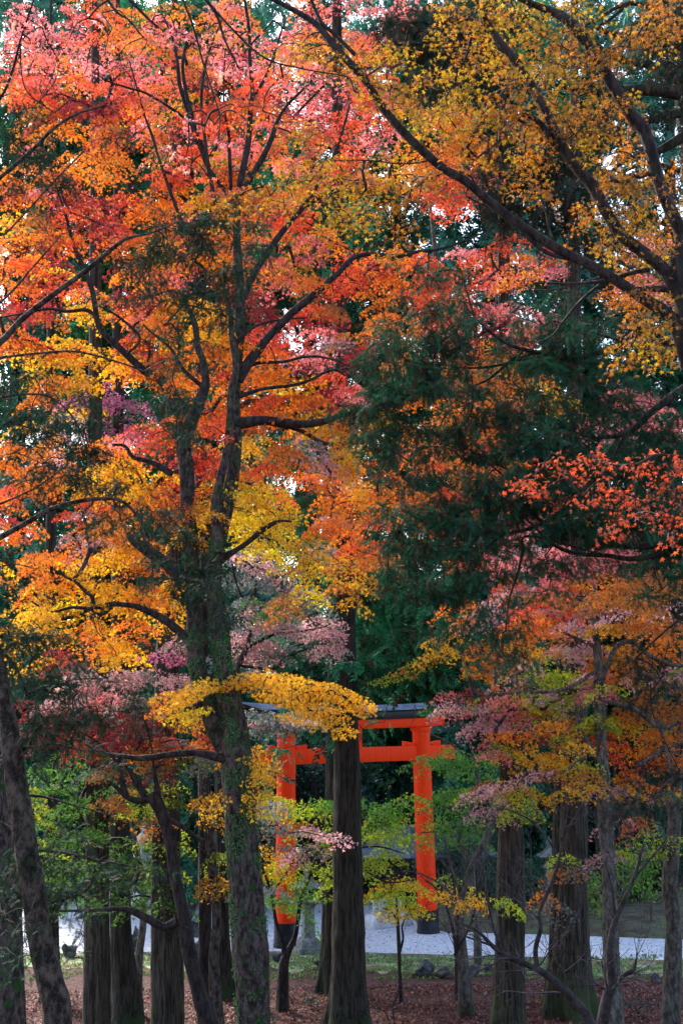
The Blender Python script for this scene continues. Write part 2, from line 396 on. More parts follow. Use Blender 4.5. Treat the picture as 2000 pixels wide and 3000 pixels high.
# ================================================================== SETTING
def sheet(name, rows, mat, zoff=0.0, kind='structure', nsub=1):
    V = []; n = len(rows[0])
    for r in rows:
        for p in r: V.append((p[0], p[1], p[2]+zoff))
    Fq = []
    for i in range(len(rows)-1):
        for j in range(n-1):
            a = i*n+j; Fq.append((a, a+1, a+n+1, a+n))
    o = mesh(name, np.array(V), np.array(Fq), mat, None, np.zeros(3), smooth=True); o['kind'] = kind; return o
ds = [-30, 0, 4, 8, 12, 16, 20, 23, 25, 27, 28, 29, 29.5, 30] + [30+0.5*i for i in range(1, 24)] + [44, 48, 55, 70, 120, 400, 2500]
xs = [-2500, -400, -60, -25] + [-16+0.8*i for i in range(41)] + [25, 60, 400, 2500]
rows = []
for d in ds:
    rr = []
    for x in xs:
        z = gz(d)
        if 29 < d < 35 and abs(x) < 18: z += (0.10*noise.noise(Vector((x*0.35, d*0.5, 1.0))) - 0.02)*min(1, (35-d)/1.5)
        elif 8 < d <= 29 and abs(x) < 30: z += 0.12*noise.noise(Vector((x*0.4, d*0.4, 1.0)))
        rr.append((x, d, z))
    rows.append(rr)
sheet('ground', rows, M['litter_ground'])
# moss strip and gravel road, given by their outlines on the ground
def strip(name, near, far, mat, z, n=60, wig=0.0, mid=3):
    near = np.array([gp(*p) for p in near]); far = np.array([gp(*p) for p in far])
    def res(A):
        s = np.concatenate([[0], np.cumsum(np.linalg.norm(np.diff(A, axis=0), axis=1))]); t = np.linspace(0, s[-1], n)
        return np.stack([np.interp(t, s, A[:, k]) for k in range(3)], axis=1)
    a = res(near); b = res(far)
    for i in range(n):
        a[i, 1] += wig*noise.noise(Vector((a[i, 0]*1.7, 3, 0))) + wig*0.6*noise.noise(Vector((a[i, 0]*6, 3, 0)))
    rows = [a*(1-t)+b*t for t in np.linspace(0, 1, mid)]
    return sheet(name, rows, mat, z)
strip('moss_strip', [(-900, 2836), (0, 2836), (600, 2840), (950, 2844), (1300, 2849), (2000, 2866), (2900, 2884)],
      [(-900, 2700), (0, 2700), (600, 2700), (950, 2720), (1340, 2740), (2000, 2760), (2900, 2770)], M['moss_ground'], 0.008, 200, 0.9)
strip('road', [(-900, 2800), (0, 2795), (600, 2790), (950, 2788), (1340, 2800), (2000, 2816), (2900, 2835)],
      [(-900, 2590), (0, 2592), (600, 2596), (900, 2606), (1130, 2640), (1250, 2722), (1400, 2732), (2000, 2752), (2900, 2775)][0:9], M['gravel'], 0.016, 120, 0.04)
# far bank on the right beyond the road
bk = []
for k, (dz, oy) in enumerate([(-0.05, -0.3), (0.16, 0.25), (0.30, 1.2), (0.42, 3.0), (0.3, 8.0), (-0.1, 14)]):
    rr = []
    for i in range(50):
        px = 1235 + i*36; p = gp(px, 2728+(px-1300)*0.034); p[1] += oy + 0.12*noise.noise(Vector((p[0]*2, k, 0))); p[2] = dz + 0.016 + 0.06*noise.noise(Vector((p[0], k*3, 4)))
        rr.append(p)
    bk.append(rr)
sheet('far_bank', bk, M['bank'])

# fallen leaves on the litter
L = Leaves(LEAF3); n = 60000
d = np.concatenate([rng.uniform(29.0, 36.2, n)]); x = rng.uniform(-11, 11, n)
z = np.array([gz(a)+((0.10*noise.noise(Vector((b*0.35, a*0.5, 1.0)))-0.02)*max(0, min(1, (35-a)/1.5)) if a > 29 else 0)+0.02 for a, b in zip(d, x)])
P = np.stack([x, d, z+rng.random(n)*0.03], axis=1)
drift = np.array([noise.noise(Vector((a*0.8, b*1.2, 4.0))) for a, b in zip(x, d)])
pal = np.array([(0.22, 0.065, 0.052), (0.13, 0.042, 0.036), (0.06, 0.024, 0.02), (0.34, 0.14, 0.09), (0.42, 0.24, 0.16), (0.4, 0.25, 0.05)])
ci = rng.choice(6, n, p=[0.34, 0.28, 0.2, 0.12, 0.045, 0.015])
kp = drift + rng.uniform(-0.5, 0.5, n) > -0.25; n0 = n; n = int(kp.sum()); P = P[kp]; ci = ci[kp]; drift = drift[kp]
L.add(P, basis(rng.normal(0, 1, (n, 3))*np.array([1, 1, 0.3]), rng.normal(0, 0.45, (n, 3))+np.array([0, 0, 1])), rng.uniform(0.03, 0.062, n), pal[ci]*rng.uniform(0.6, 1.35, (n, 1)))
o = L.build('fallen_leaves', M['litter'], None, np.zeros(3)); structure(o, 'stuff')
# a few leaves blown over the road
L = Leaves(LEAF3); n = 2600
px = rng.uniform(-100, 2100, n); py = rng.uniform(2640, 2815, n)
P = np.array([gp(a, b) for a, b in zip(px, py)]); P[:, 2] = 0.03
L.add(P, basis(rng.normal(0, 1, (n, 3))*np.array([1, 1, 0.2]), rng.normal(0, 0.4, (n, 3))+np.array([0, 0, 1])), rng.uniform(0.03, 0.06, n), pal[rng.choice(6, n)]*rng.uniform(0.7, 1.3, (n, 1)))
o = L.build('scattered_leaves', M['litter'], None, np.zeros(3)); structure(o, 'stuff')
# short grass tufts on the moss strip
L = Leaves(BROAD); n = 16000
px = rng.uniform(-100, 2100, n); py = rng.uniform(2800, 2872, n)
P = np.array([gp(a, b) for a, b in zip(px, py)]); P[:, 2] = 0.01
keep = np.array([noise.noise(Vector((p[0]*1.1, p[1]*1.5, 2))) > -0.12 for p in P]); P = P[keep]; n = len(P)
L.add(P, basis(rng.normal(0, 0.5, (n, 3))+np.array([0, 0, 1.0]), rng.normal(0, 1, (n, 3))), rng.uniform(0.03, 0.09, n), jitter_col((0.16, 0.24, 0.07), n, 0.3, 0.12))
o = L.build('grass', M['needle'], None, np.zeros(3)); structure(o, 'stuff')

# ================================================================== TORII
def box(V, Fq, c, s, ax=None):
    """oriented box; ax 3x3 columns"""
    ax = np.eye(3) if ax is None else ax; n = len(V)
    for sx in (-1, 1):
        for sy in (-1, 1):
            for sz in (-1, 1):
                V.append(np.array(c)+ax[:, 0]*sx*s[0]/2+ax[:, 1]*sy*s[1]/2+ax[:, 2]*sz*s[2]/2)
    for f in [(0, 1, 3, 2), (4, 6, 7, 5), (0, 4, 5, 1), (2, 3, 7, 6), (0, 2, 6, 4), (1, 5, 7, 3)]: Fq.append([n+i for i in f])
def bevel(o, wd=0.012, seg=2):
    b = o.modifiers.new('bevel', 'BEVEL'); b.width = wd; b.segments = seg; b.limit_method = 'ANGLE'
def boxobj(name, boxes, mat, parent, bev=0.012):
    V = []; Fq = []
    for b in boxes: box(V, Fq, *b)
    o = mesh(name, np.array(V), np.array(Fq), mat, parent)
    if bev: bevel(o, bev)
    return o
BL = gp(836, 2776); BR = gp(1254, 2734)
BL[2] = BR[2] = 0
ctr = (BL+BR)/2
AX = (BR-BL); span = np.linalg.norm(AX); AX /= span
UPV = np.array([0, 0, 1.0]); AY = np.cross(UPV, AX)
A3 = np.stack([AX, AY, UPV], axis=1)
tor = thing('torii_gate', 'tall vermilion torii gate with black foot sleeves standing on the gravel road', 'torii gate', ctr)
def hz(px, py, dd):   # height seen at pixel for distance dd
    return at(px, py, dd)[2]
dl, dr = BL[1], BR[1]
z_nt = (hz(836, 2196, dl)+hz(1228, 2184, dr))/2; z_nb = (hz(836, 2240, dl)+hz(1228, 2227, dr))/2
z_sb = (hz(836, 2142, dl)+hz(1228, 2129, dr))/2; z_st = z_sb+0.30; z_slv = (hz(836, 2696, dl)+hz(1254, 2648, dr))/2
lean = 0.016
def lathe(name, c0, c1, prof, mat, parent, sides=36):
    c0 = np.array(c0); c1 = np.array(c1); ax = c1-c0; Lh = np.linalg.norm(ax); V = []; Fq = []
    for t, r in prof:
        for k in range(sides):
            a = 2*math.pi*k/sides; V.append(c0+ax*(t/Lh)+np.array([math.cos(a)*r, math.sin(a)*r, 0]))
    for i in range(len(prof)-1):
        for k in range(sides):
            Fq.append((i*sides+k, i*sides+(k+1) % sides, (i+1)*sides+(k+1) % sides, (i+1)*sides+k))
    o = mesh(name, np.array(V), [np.array(Fq), np.array([range((len(prof)-1)*sides, len(prof)*sides)])], mat, parent, smooth=True)
    e = o.modifiers.new('es', 'EDGE_SPLIT'); e.split_angle = math.radians(35); return o
PR = 0.285
for s, B in ((1, BL), (-1, BR)):
    top = B + AX*s*lean*z_sb + UPV*z_sb
    p = lathe('pillar', B+UPV*0.02, top, [(0.0, PR*1.04), (z_sb*0.5, PR), (z_sb-0.12, PR*0.94), (z_sb-0.12, PR*1.12), (z_sb-0.005, PR*1.14)], M['vermilion'], tor)
    sl_ = lathe('foot_sleeve', B, B+UPV*1.0+AX*s*lean, [(0.0, PR*1.24), (0.12, PR*1.24), (0.13, PR*1.17), (z_slv-0.14, PR*1.16), (z_slv-0.13, PR*1.2), (z_slv-0.11, PR*1.2), (z_slv-0.11, PR*1.05)], M['black'], p)
    for q in (-1, 1):   # wedges beside the pillar on the tie beam
        c = B + AX*s*lean*z_nt + AX*q*(PR+0.17) + UPV*(z_nt+0.075)
        V = []; Fq = []; box(V, Fq, c, (0.36, 0.20, 0.15), A3)
        V = np.array(V)
        for i in range(8):
            if i & 1:
                if ((V[i]-c) @ AX)*q < 0: V[i][2] -= 0.07
        bevel(mesh('wedge', V, np.array(Fq), M['vermilion'], tor), 0.008)
ct = ctr
e = 1.02
zc = (z_nt+z_nb)/2
boxobj('tie_beam', [(ct+UPV*zc, (span+2*1.05, 0.24, z_nt-z_nb), A3)], M['vermilion'], tor)
boxobj('centre_strut', [(ct+UPV*(z_nt+z_sb)/2, (0.34, 0.22, z_sb-z_nt-0.004), A3)], M['vermilion'], tor)
# curved lintels
def curved(name, half, dz0, dz1, wy, rise, mat, taper=0.0, gable=0.0, nseg=24):
    V = []; Fq = []
    sec = [(-wy/2, dz0), (wy/2, dz0), (wy/2, dz1), (0, dz1+gable), (-wy/2, dz1)] if gable else [(-wy/2, dz0), (wy/2, dz0), (wy/2, dz1), (-wy/2, dz1)]
    k = len(sec)
    for i in range(nseg+1):
        t = -1+2*i/nseg; up = rise*abs(t)**2.6
        for (y, z) in sec:
            xx = t*(half + taper*(z-dz0)); V.append(ct+AX*xx+AY*y+UPV*(z+up))
    for i in range(nseg):
        for j in range(k):
            Fq.append((i*k+j, (i+1)*k+j, (i+1)*k+(j+1) % k, i*k+(j+1) % k))
    caps = np.array([list(range(k))[::-1], [nseg*k+j for j in range(k)]])
    caps = caps
    o = mesh(name, np.array(V), [np.array(Fq), caps], mat, tor); bevel(o, 0.01); return o
curved('lintel', span/2+0.62, z_sb, z_st-0.03, 0.34, 0.05, M['vermilion'], 0.25)
curved('upper_lintel', span/2+1.35, z_st-0.027, z_st+0.22, 0.46, 0.16, M['black'], 0.3)
curved('roof_cap', span/2+1.48, z_st+0.223, z_st+0.255, 0.80, 0.17, M['copper'], 0.3, gable=0.15)

# ================================================================== STONE LANTERNS, FENCE, HALL
def lantern(base, hgt, label, mat='stone', rot=0.3, name='stone_lantern'):
    t = thing(name, label, 'stone lantern', base, 'stone lanterns by the road'); s = hgt/2.4; b = np.array(base)
    def prism(nm, prof, sides, ph=0.0, par=None, sm=False):
        V = []; Fq = []
        for z, r in prof:
            for k in range(sides):
                a = 2*math.pi*k/sides+ph+rot; V.append(b+np.array([math.cos(a)*r*s, math.sin(a)*r*s, z*s]))
        for i in range(len(prof)-1):
            for k in range(sides): Fq.append((i*sides+k, i*sides+(k+1) % sides, (i+1)*sides+(k+1) % sides, (i+1)*sides+k))
        o = mesh(nm, np.array(V), [np.array(Fq), np.array([list(range((len(prof)-1)*sides, len(prof)*sides))])], M[mat], par or t, smooth=sm)
        if not sm: bevel(o, 0.012)
        return o
    q = math.pi/4
    prism('base', [(0, 0.50), (0.16, 0.50), (0.162, 0.40), (0.34, 0.38), (0.42, 0.30)], 4, q)
    prism('post', [(0.42, 0.235), (0.9, 0.20), (1.22, 0.20), (1.3, 0.25)], 4, q)
    prism('platform', [(1.302, 0.25), (1.36, 0.36), (1.44, 0.36), (1.445, 0.28)], 4, q)
    fb = prism('fire_box', [(1.447, 0.24), (1.74, 0.24)], 4, q)
    for a in (0, 1, 2, 3):
        an = a*math.pi/2+rot; n_ = np.array([math.cos(an), math.sin(an), 0]); tt = np.array([-n_[1], n_[0], 0])
        V = []; Fq = []; box(V, Fq, b+n_*(0.17*s+0.004)+UPV*1.6*s, (0.006, 0.17*s, 0.17*s), np.stack([n_, tt, UPV], axis=1)); mesh('window', np.array(V), np.array(Fq), M['black'], fb)
    prism('roof', [(1.742, 0.30), (1.745, 0.56), (1.79, 0.55), (1.86, 0.40), (1.95, 0.24), (2.06, 0.13)], 4, q)
    prism('finial', [(2.062, 0.07), (2.09, 0.11), (2.12, 0.07), (2.17, 0.11), (2.24, 0.11), (2.32, 0.06), (2.4, 0.01)], 12, 0, None, True)
    return t
lb = gp(904, 2792); lb[2] = 0.0
lantern(lb, 246*lb[1]/F, 'mossy grey stone lantern in front of the left torii pillar')
lb = at(1612, 2640, 47.0); lb[2] = 0.35
lantern(lb, 2.2, 'weathered stone lantern on the far bank between two thick cedar trunks', rot=0.1)
lb = gp(424, 2660); lb[2] = 0.1
lantern(lb, 2.9, 'pale tall stone lantern beyond the road, seen left of the pale cedar trunk', 'pale_stone', 0.5)

fb = gp(1128, 2716); fb[2] = 0.016
t = thing('stone_fence', 'short white stone balustrade with square pickets between the lime maple and the right torii pillar', 'stone fence', fb)
u = np.array([0.8, 0.6, 0]); v = np.array([-0.6, 0.8, 0]); B3 = np.stack([u, v, UPV], axis=1)
V = []; Fq = []; box(V, Fq, fb+u*0.1+UPV*0.2, (1.3, 0.5, 0.4), B3); V = np.array(V)
for i in range(8):
    if not i & 1: V[i] += (V[i]-fb-u*0.1)*np.array([0.25, 0.25, 0])
bevel(mesh('plinth', V, np.array(Fq), M['pale_stone'], t), 0.02)
boxobj('rail', [(fb+u*0.1+UPV*0.44, (1.2, 0.2, 0.07), B3)], M['pale_stone'], t)
for k in range(7): boxobj('picket', [(fb+u*(0.1+(k-3)*0.17)+UPV*0.63, (0.09, 0.09, 0.30), B3)], M['pale_stone'], t, 0.008)
boxobj('top_rail', [(fb+u*0.1+UPV*0.815, (1.24, 0.14, 0.07), B3)], M['pale_stone'], t)

hb = at(1245, 2620, 52.0); hb[2] = 0
t = thing('shrine_hall', 'low dark wooden shrine hall with layered grey roof behind the right torii pillar', 'building', hb)
boxobj('wall', [(hb+UPV*0.95, (3.6, 2.4, 1.7))], M['dark_wood'], t)
boxobj('plinth', [(hb+UPV*0.05, (4.0, 2.8, 0.1))], M['stone'], t)
for k in range(5): boxobj('post', [(hb+np.array([-1.7+k*0.85, -1.42, 0.95]), (0.12, 0.12, 1.7))], M['dark_wood'], t, 0.01)
zr = at(1245, 2512, 50.4)[2]
V = []; Fq = []
for (w_, d_, z) in [(5.0, 3.8, zr), (4.95, 3.75, zr+0.10), (4.7, 3.5, zr+0.16), (4.65, 3.45, zr+0.25), (4.3, 3.0, zr+0.33), (3.0, 0.7, zr+0.95), (3.0, 0.1, zr+1.0)]:
    for sx, sy in ((-1, -1), (1, -1), (1, 1), (-1, 1)): V.append(hb+np.array([sx*w_/2, sy*d_/2, z]))
for i in range(6):
    for k in range(4): Fq.append((i*4+k, i*4+(k+1) % 4, (i+1)*4+(k+1) % 4, (i+1)*4+k))
mesh('roof', np.array(V), [np.array(Fq), np.array([(0, 3, 2, 1), (24, 25, 26, 27)])], M['copper'], t)
# rope fence stakes on the far bank
for px, py, lab in ((1915, 2735, 'slim wooden stake on the far bank near the right edge'), (1335, 2700, 'slim wooden stake on the far bank beside the right torii pillar')):
    b = gp(px, py); b[1] += 0.3; b[2] = 0.15
    V = []; Fq = []; box(V, Fq, b+UPV*0.35, (0.075, 0.075, 0.75)); o = mesh('wooden_stake', np.array(V), np.array(Fq), M['wood'], None, b); bevel(o, 0.01)
    o['label'] = lab; o['category'] = 'stake'; o['group'] = 'stakes on the far bank'

# rocks
def rock(px, py, wpx, hpx, lab, d=None, z=0.0, mat='rock'):
    b = gp(px, py); dd = b[1]; sx = wpx*mpx(dd)/2; szz = hpx*mpx(dd)
    bm_V = []; Fq = []; nu, nv = 30, 16
    ph = rng.random()*50; PL = rng.normal(size=(11, 3)); PL /= np.linalg.norm(PL, axis=1, keepdims=True)
    for i in range(nv+1):
        th = math.pi*i/nv
        for j in range(nu):
            a = 2*math.pi*j/nu; v = np.array([math.sin(th)*math.cos(a), math.sin(th)*math.sin(a), math.cos(th)])
            q = min(0.62/max(0.40, float(v @ pn)) for pn in PL); q = min(q, 1.35)+0.10*noise.noise(Vector(v*3.5+ph))+0.05*noise.noise(Vector(v*9+ph))
            bm_V.append(b+np.array([v[0]*sx*q, v[1]*sx*0.8*q, (v[2]*0.62+0.3)*szz*q+0.06]))
    for i in range(nv):
        for j in range(nu): Fq.append((i*nu+j, (i+1)*nu+j, (i+1)*nu+(j+1) % nu, i*nu+(j+1) % nu))
    o = mesh('rock', np.array(bm_V), np.array(Fq), M[mat], None, b); o['label'] = lab; o['category'] = 'rock'; o['group'] = 'rocks edging the litter'
for a in [(1240, 2862, 62, 38, 'black angular rock just left of the short grey trunk'), (1290, 2866, 50, 26, 'low dark rock touching the foot of the short grey trunk, left side'),
          (1385, 2858, 60, 32, 'dark rock half hidden right of the short grey trunk'), (1430, 2848, 40, 24, 'small mossy rock beside the big right cedar'),
          (945, 2835, 60, 26, 'thin dark slab of rock left of the central cedar'), (762, 2798, 74, 66, 'large grey boulder at the foot of the left torii pillar'),
          (400, 2790, 60, 70, 'mossy boulder between the two left cedar trunks'), (575, 2745, 90, 60, 'dark block of stone at the road edge left of the mossy maple'),
          (590, 2795, 100, 46, 'flat pale topped stone in front of the dark block'), (205, 2806, 56, 36, 'low dark rock beside the far left road gap'),
          (1920, 2880, 34, 26, 'small round rock in the litter near the right edge'), (1705, 2905, 30, 26, 'pale round stone at the foot of the flaring cedar'),
          (540, 2700, 70, 50, 'weathered rock beyond the road edge behind the slim leaning trunk'), (830, 2820, 50, 18, 'small flat rock beside the forked green maple')]:
    rock(*a)

# ================================================================== TREES : trunks
def cedar(key, label, pts, d, bark='cedar_bark', flare=0.35, name='cedar_tree', **k):
    b = base_at(pts[0][0], d); t = Tree(name, label, 'tree', b, bark, NEEDLE_FAR, 'needle', group=k.pop('group', None))
    pts = [(p[0], p[1], p[2]*0.93) for p in pts]
    b2 = b.copy(); b2[2] -= 0.1
    P0 = [p for p in pts if at(p[0], p[1], d)[2] > b[2]+0.15] or pts
    Rb = pts[0][2]
    bp = b2
    P, R = t._pts(P0, d)
    Q, S = t.trunk.add([bp]+P, [Rb*0.5*mpx(d)]+R, sides=56, sub=22, rough=0.12, flute=0.05, flare=flare, fine=0.05)
    t.nodes += list(Q[::4]); t.surf.append((Q, S)); TR[key] = t; return t
# centre
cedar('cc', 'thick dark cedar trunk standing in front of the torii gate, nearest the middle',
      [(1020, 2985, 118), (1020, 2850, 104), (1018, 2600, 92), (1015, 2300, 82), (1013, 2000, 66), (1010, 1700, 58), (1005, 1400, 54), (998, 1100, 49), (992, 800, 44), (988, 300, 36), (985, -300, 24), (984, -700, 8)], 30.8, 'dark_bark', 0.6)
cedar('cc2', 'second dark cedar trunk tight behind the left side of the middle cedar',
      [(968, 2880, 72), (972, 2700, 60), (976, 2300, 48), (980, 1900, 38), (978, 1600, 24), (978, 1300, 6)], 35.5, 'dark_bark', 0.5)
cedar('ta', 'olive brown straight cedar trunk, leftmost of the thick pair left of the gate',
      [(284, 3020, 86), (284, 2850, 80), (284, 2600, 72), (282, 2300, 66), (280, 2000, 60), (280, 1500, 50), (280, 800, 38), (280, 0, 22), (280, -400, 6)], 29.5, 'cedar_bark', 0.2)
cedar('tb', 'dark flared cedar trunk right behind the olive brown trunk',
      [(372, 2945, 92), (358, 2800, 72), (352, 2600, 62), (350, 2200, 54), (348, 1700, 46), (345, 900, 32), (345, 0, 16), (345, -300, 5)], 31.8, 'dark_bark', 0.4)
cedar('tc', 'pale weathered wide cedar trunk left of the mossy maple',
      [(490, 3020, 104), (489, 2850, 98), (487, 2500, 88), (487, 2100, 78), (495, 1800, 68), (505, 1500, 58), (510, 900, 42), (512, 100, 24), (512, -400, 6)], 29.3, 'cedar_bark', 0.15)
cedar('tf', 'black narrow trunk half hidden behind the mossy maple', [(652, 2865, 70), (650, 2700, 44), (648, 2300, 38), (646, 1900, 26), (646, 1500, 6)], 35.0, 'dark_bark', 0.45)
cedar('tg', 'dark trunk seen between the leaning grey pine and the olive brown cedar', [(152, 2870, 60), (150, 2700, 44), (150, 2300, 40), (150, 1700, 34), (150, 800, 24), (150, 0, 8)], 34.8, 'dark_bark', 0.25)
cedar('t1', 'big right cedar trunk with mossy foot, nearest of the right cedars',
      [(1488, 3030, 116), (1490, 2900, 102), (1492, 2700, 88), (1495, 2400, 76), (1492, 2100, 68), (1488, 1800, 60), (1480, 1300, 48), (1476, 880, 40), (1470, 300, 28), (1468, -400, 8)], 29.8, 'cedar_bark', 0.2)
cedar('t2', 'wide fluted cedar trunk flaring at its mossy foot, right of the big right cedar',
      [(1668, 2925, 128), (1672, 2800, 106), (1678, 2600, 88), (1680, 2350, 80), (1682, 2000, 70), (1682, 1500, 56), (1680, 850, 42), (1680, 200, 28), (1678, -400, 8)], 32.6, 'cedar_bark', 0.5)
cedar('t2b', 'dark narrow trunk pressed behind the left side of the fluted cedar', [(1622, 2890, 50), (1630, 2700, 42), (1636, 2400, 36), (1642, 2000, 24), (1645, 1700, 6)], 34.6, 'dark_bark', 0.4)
# background upper right cedar with heavy boughs
t = cedar('tur', 'ivy wrapped cedar at the top right corner with heavy dark boughs', [(2120, 3050, 120), (2110, 2400, 112), (2095, 1600, 104), (2060, 800, 96), (2010, 200, 88), (1990, -200, 70), (1975, -700, 20)], 27.0, 'dark_bark', 0.2)
for pl in [[(1990, 275, 44), (1900, 262, 40), (1800, 270, 30), (1690, 262, 16), (1600, 240, 8)], [(1995, 240, 30), (1900, 190, 26), (1800, 170, 18), (1740, 120, 10)],
           [(1990, 330, 30), (1900, 355, 20), (1850, 400, 10)], [(2000, 400, 34), (1920, 445, 22), (1850, 460, 14), (1790, 500, 8)],
           [(1990, 60, 20), (1850, 10, 14), (1740, 60, 10), (1690, 90, 6)], [(1900, 105, 22), (1800, 100, 18), (1745, 80, 12)], [(1850, 0, 14), (1780, 60, 10), (1720, 90, 6)],
           [(1990, 500, 20), (1880, 480, 14), (1760, 540, 8), (1680, 560, 5)]]:
    t.limb(pl, 26.5)
t.ivy_n = 1; t.ivy(420, (0.02, 0.06, 0.03), 0.07, patch=-0.35)

def maple(key, label, base, bark='maple_bark', tmpl=LEAF5, name='maple_tree', **k):
    t = Tree(name, label, 'tree', base, bark, tmpl, 'maple', **k); TR[key] = t; return t
# --- M1 mossy double maple
D = 24.0; b = base_at(748, D)
t = maple('m1', 'large mossy twin-stemmed maple left of the gate with orange and yellow leaves', b, 'moss_bark')
b[2] -= 0.1
t.stem([(746, 3000, 100), (738, 2900, 98), (730, 2750, 102), (722, 2600, 96), (708, 2450, 92), (693, 2300, 86), (690, 2200, 84), (684, 2080, 60), (657, 1980, 54), (645, 1860, 50), (628, 1750, 45), (632, 1620, 43), (655, 1520, 44), (675, 1430, 40), (692, 1300, 31), (690, 1150, 27), (700, 1020, 28), (703, 900, 32), (702, 820, 29), (695, 720, 25), (695, 600, 20)], D, b, sides=40, sub=14, rough=0.22)
t.stem([(665, 2190, 66), (626, 2110, 62), (600, 2020, 54), (578, 1950, 48), (568, 1800, 45), (560, 1650, 42), (556, 1560, 44), (548, 1480, 42), (548, 1390, 50), (532, 1290, 44), (510, 1180, 40), (478, 1120, 32), (424, 1088, 22)], 24.25, rough=0.24)
t.stem([(640, 1620, 34), (632, 1500, 32), (640, 1430, 26), (668, 1300, 24), (678, 1150, 24), (692, 1080, 22), (680, 985, 18), (676, 930, 16), (660, 860, 14), (640, 800, 10)], 23.7)
t.ivy_n = 3
B1 = D
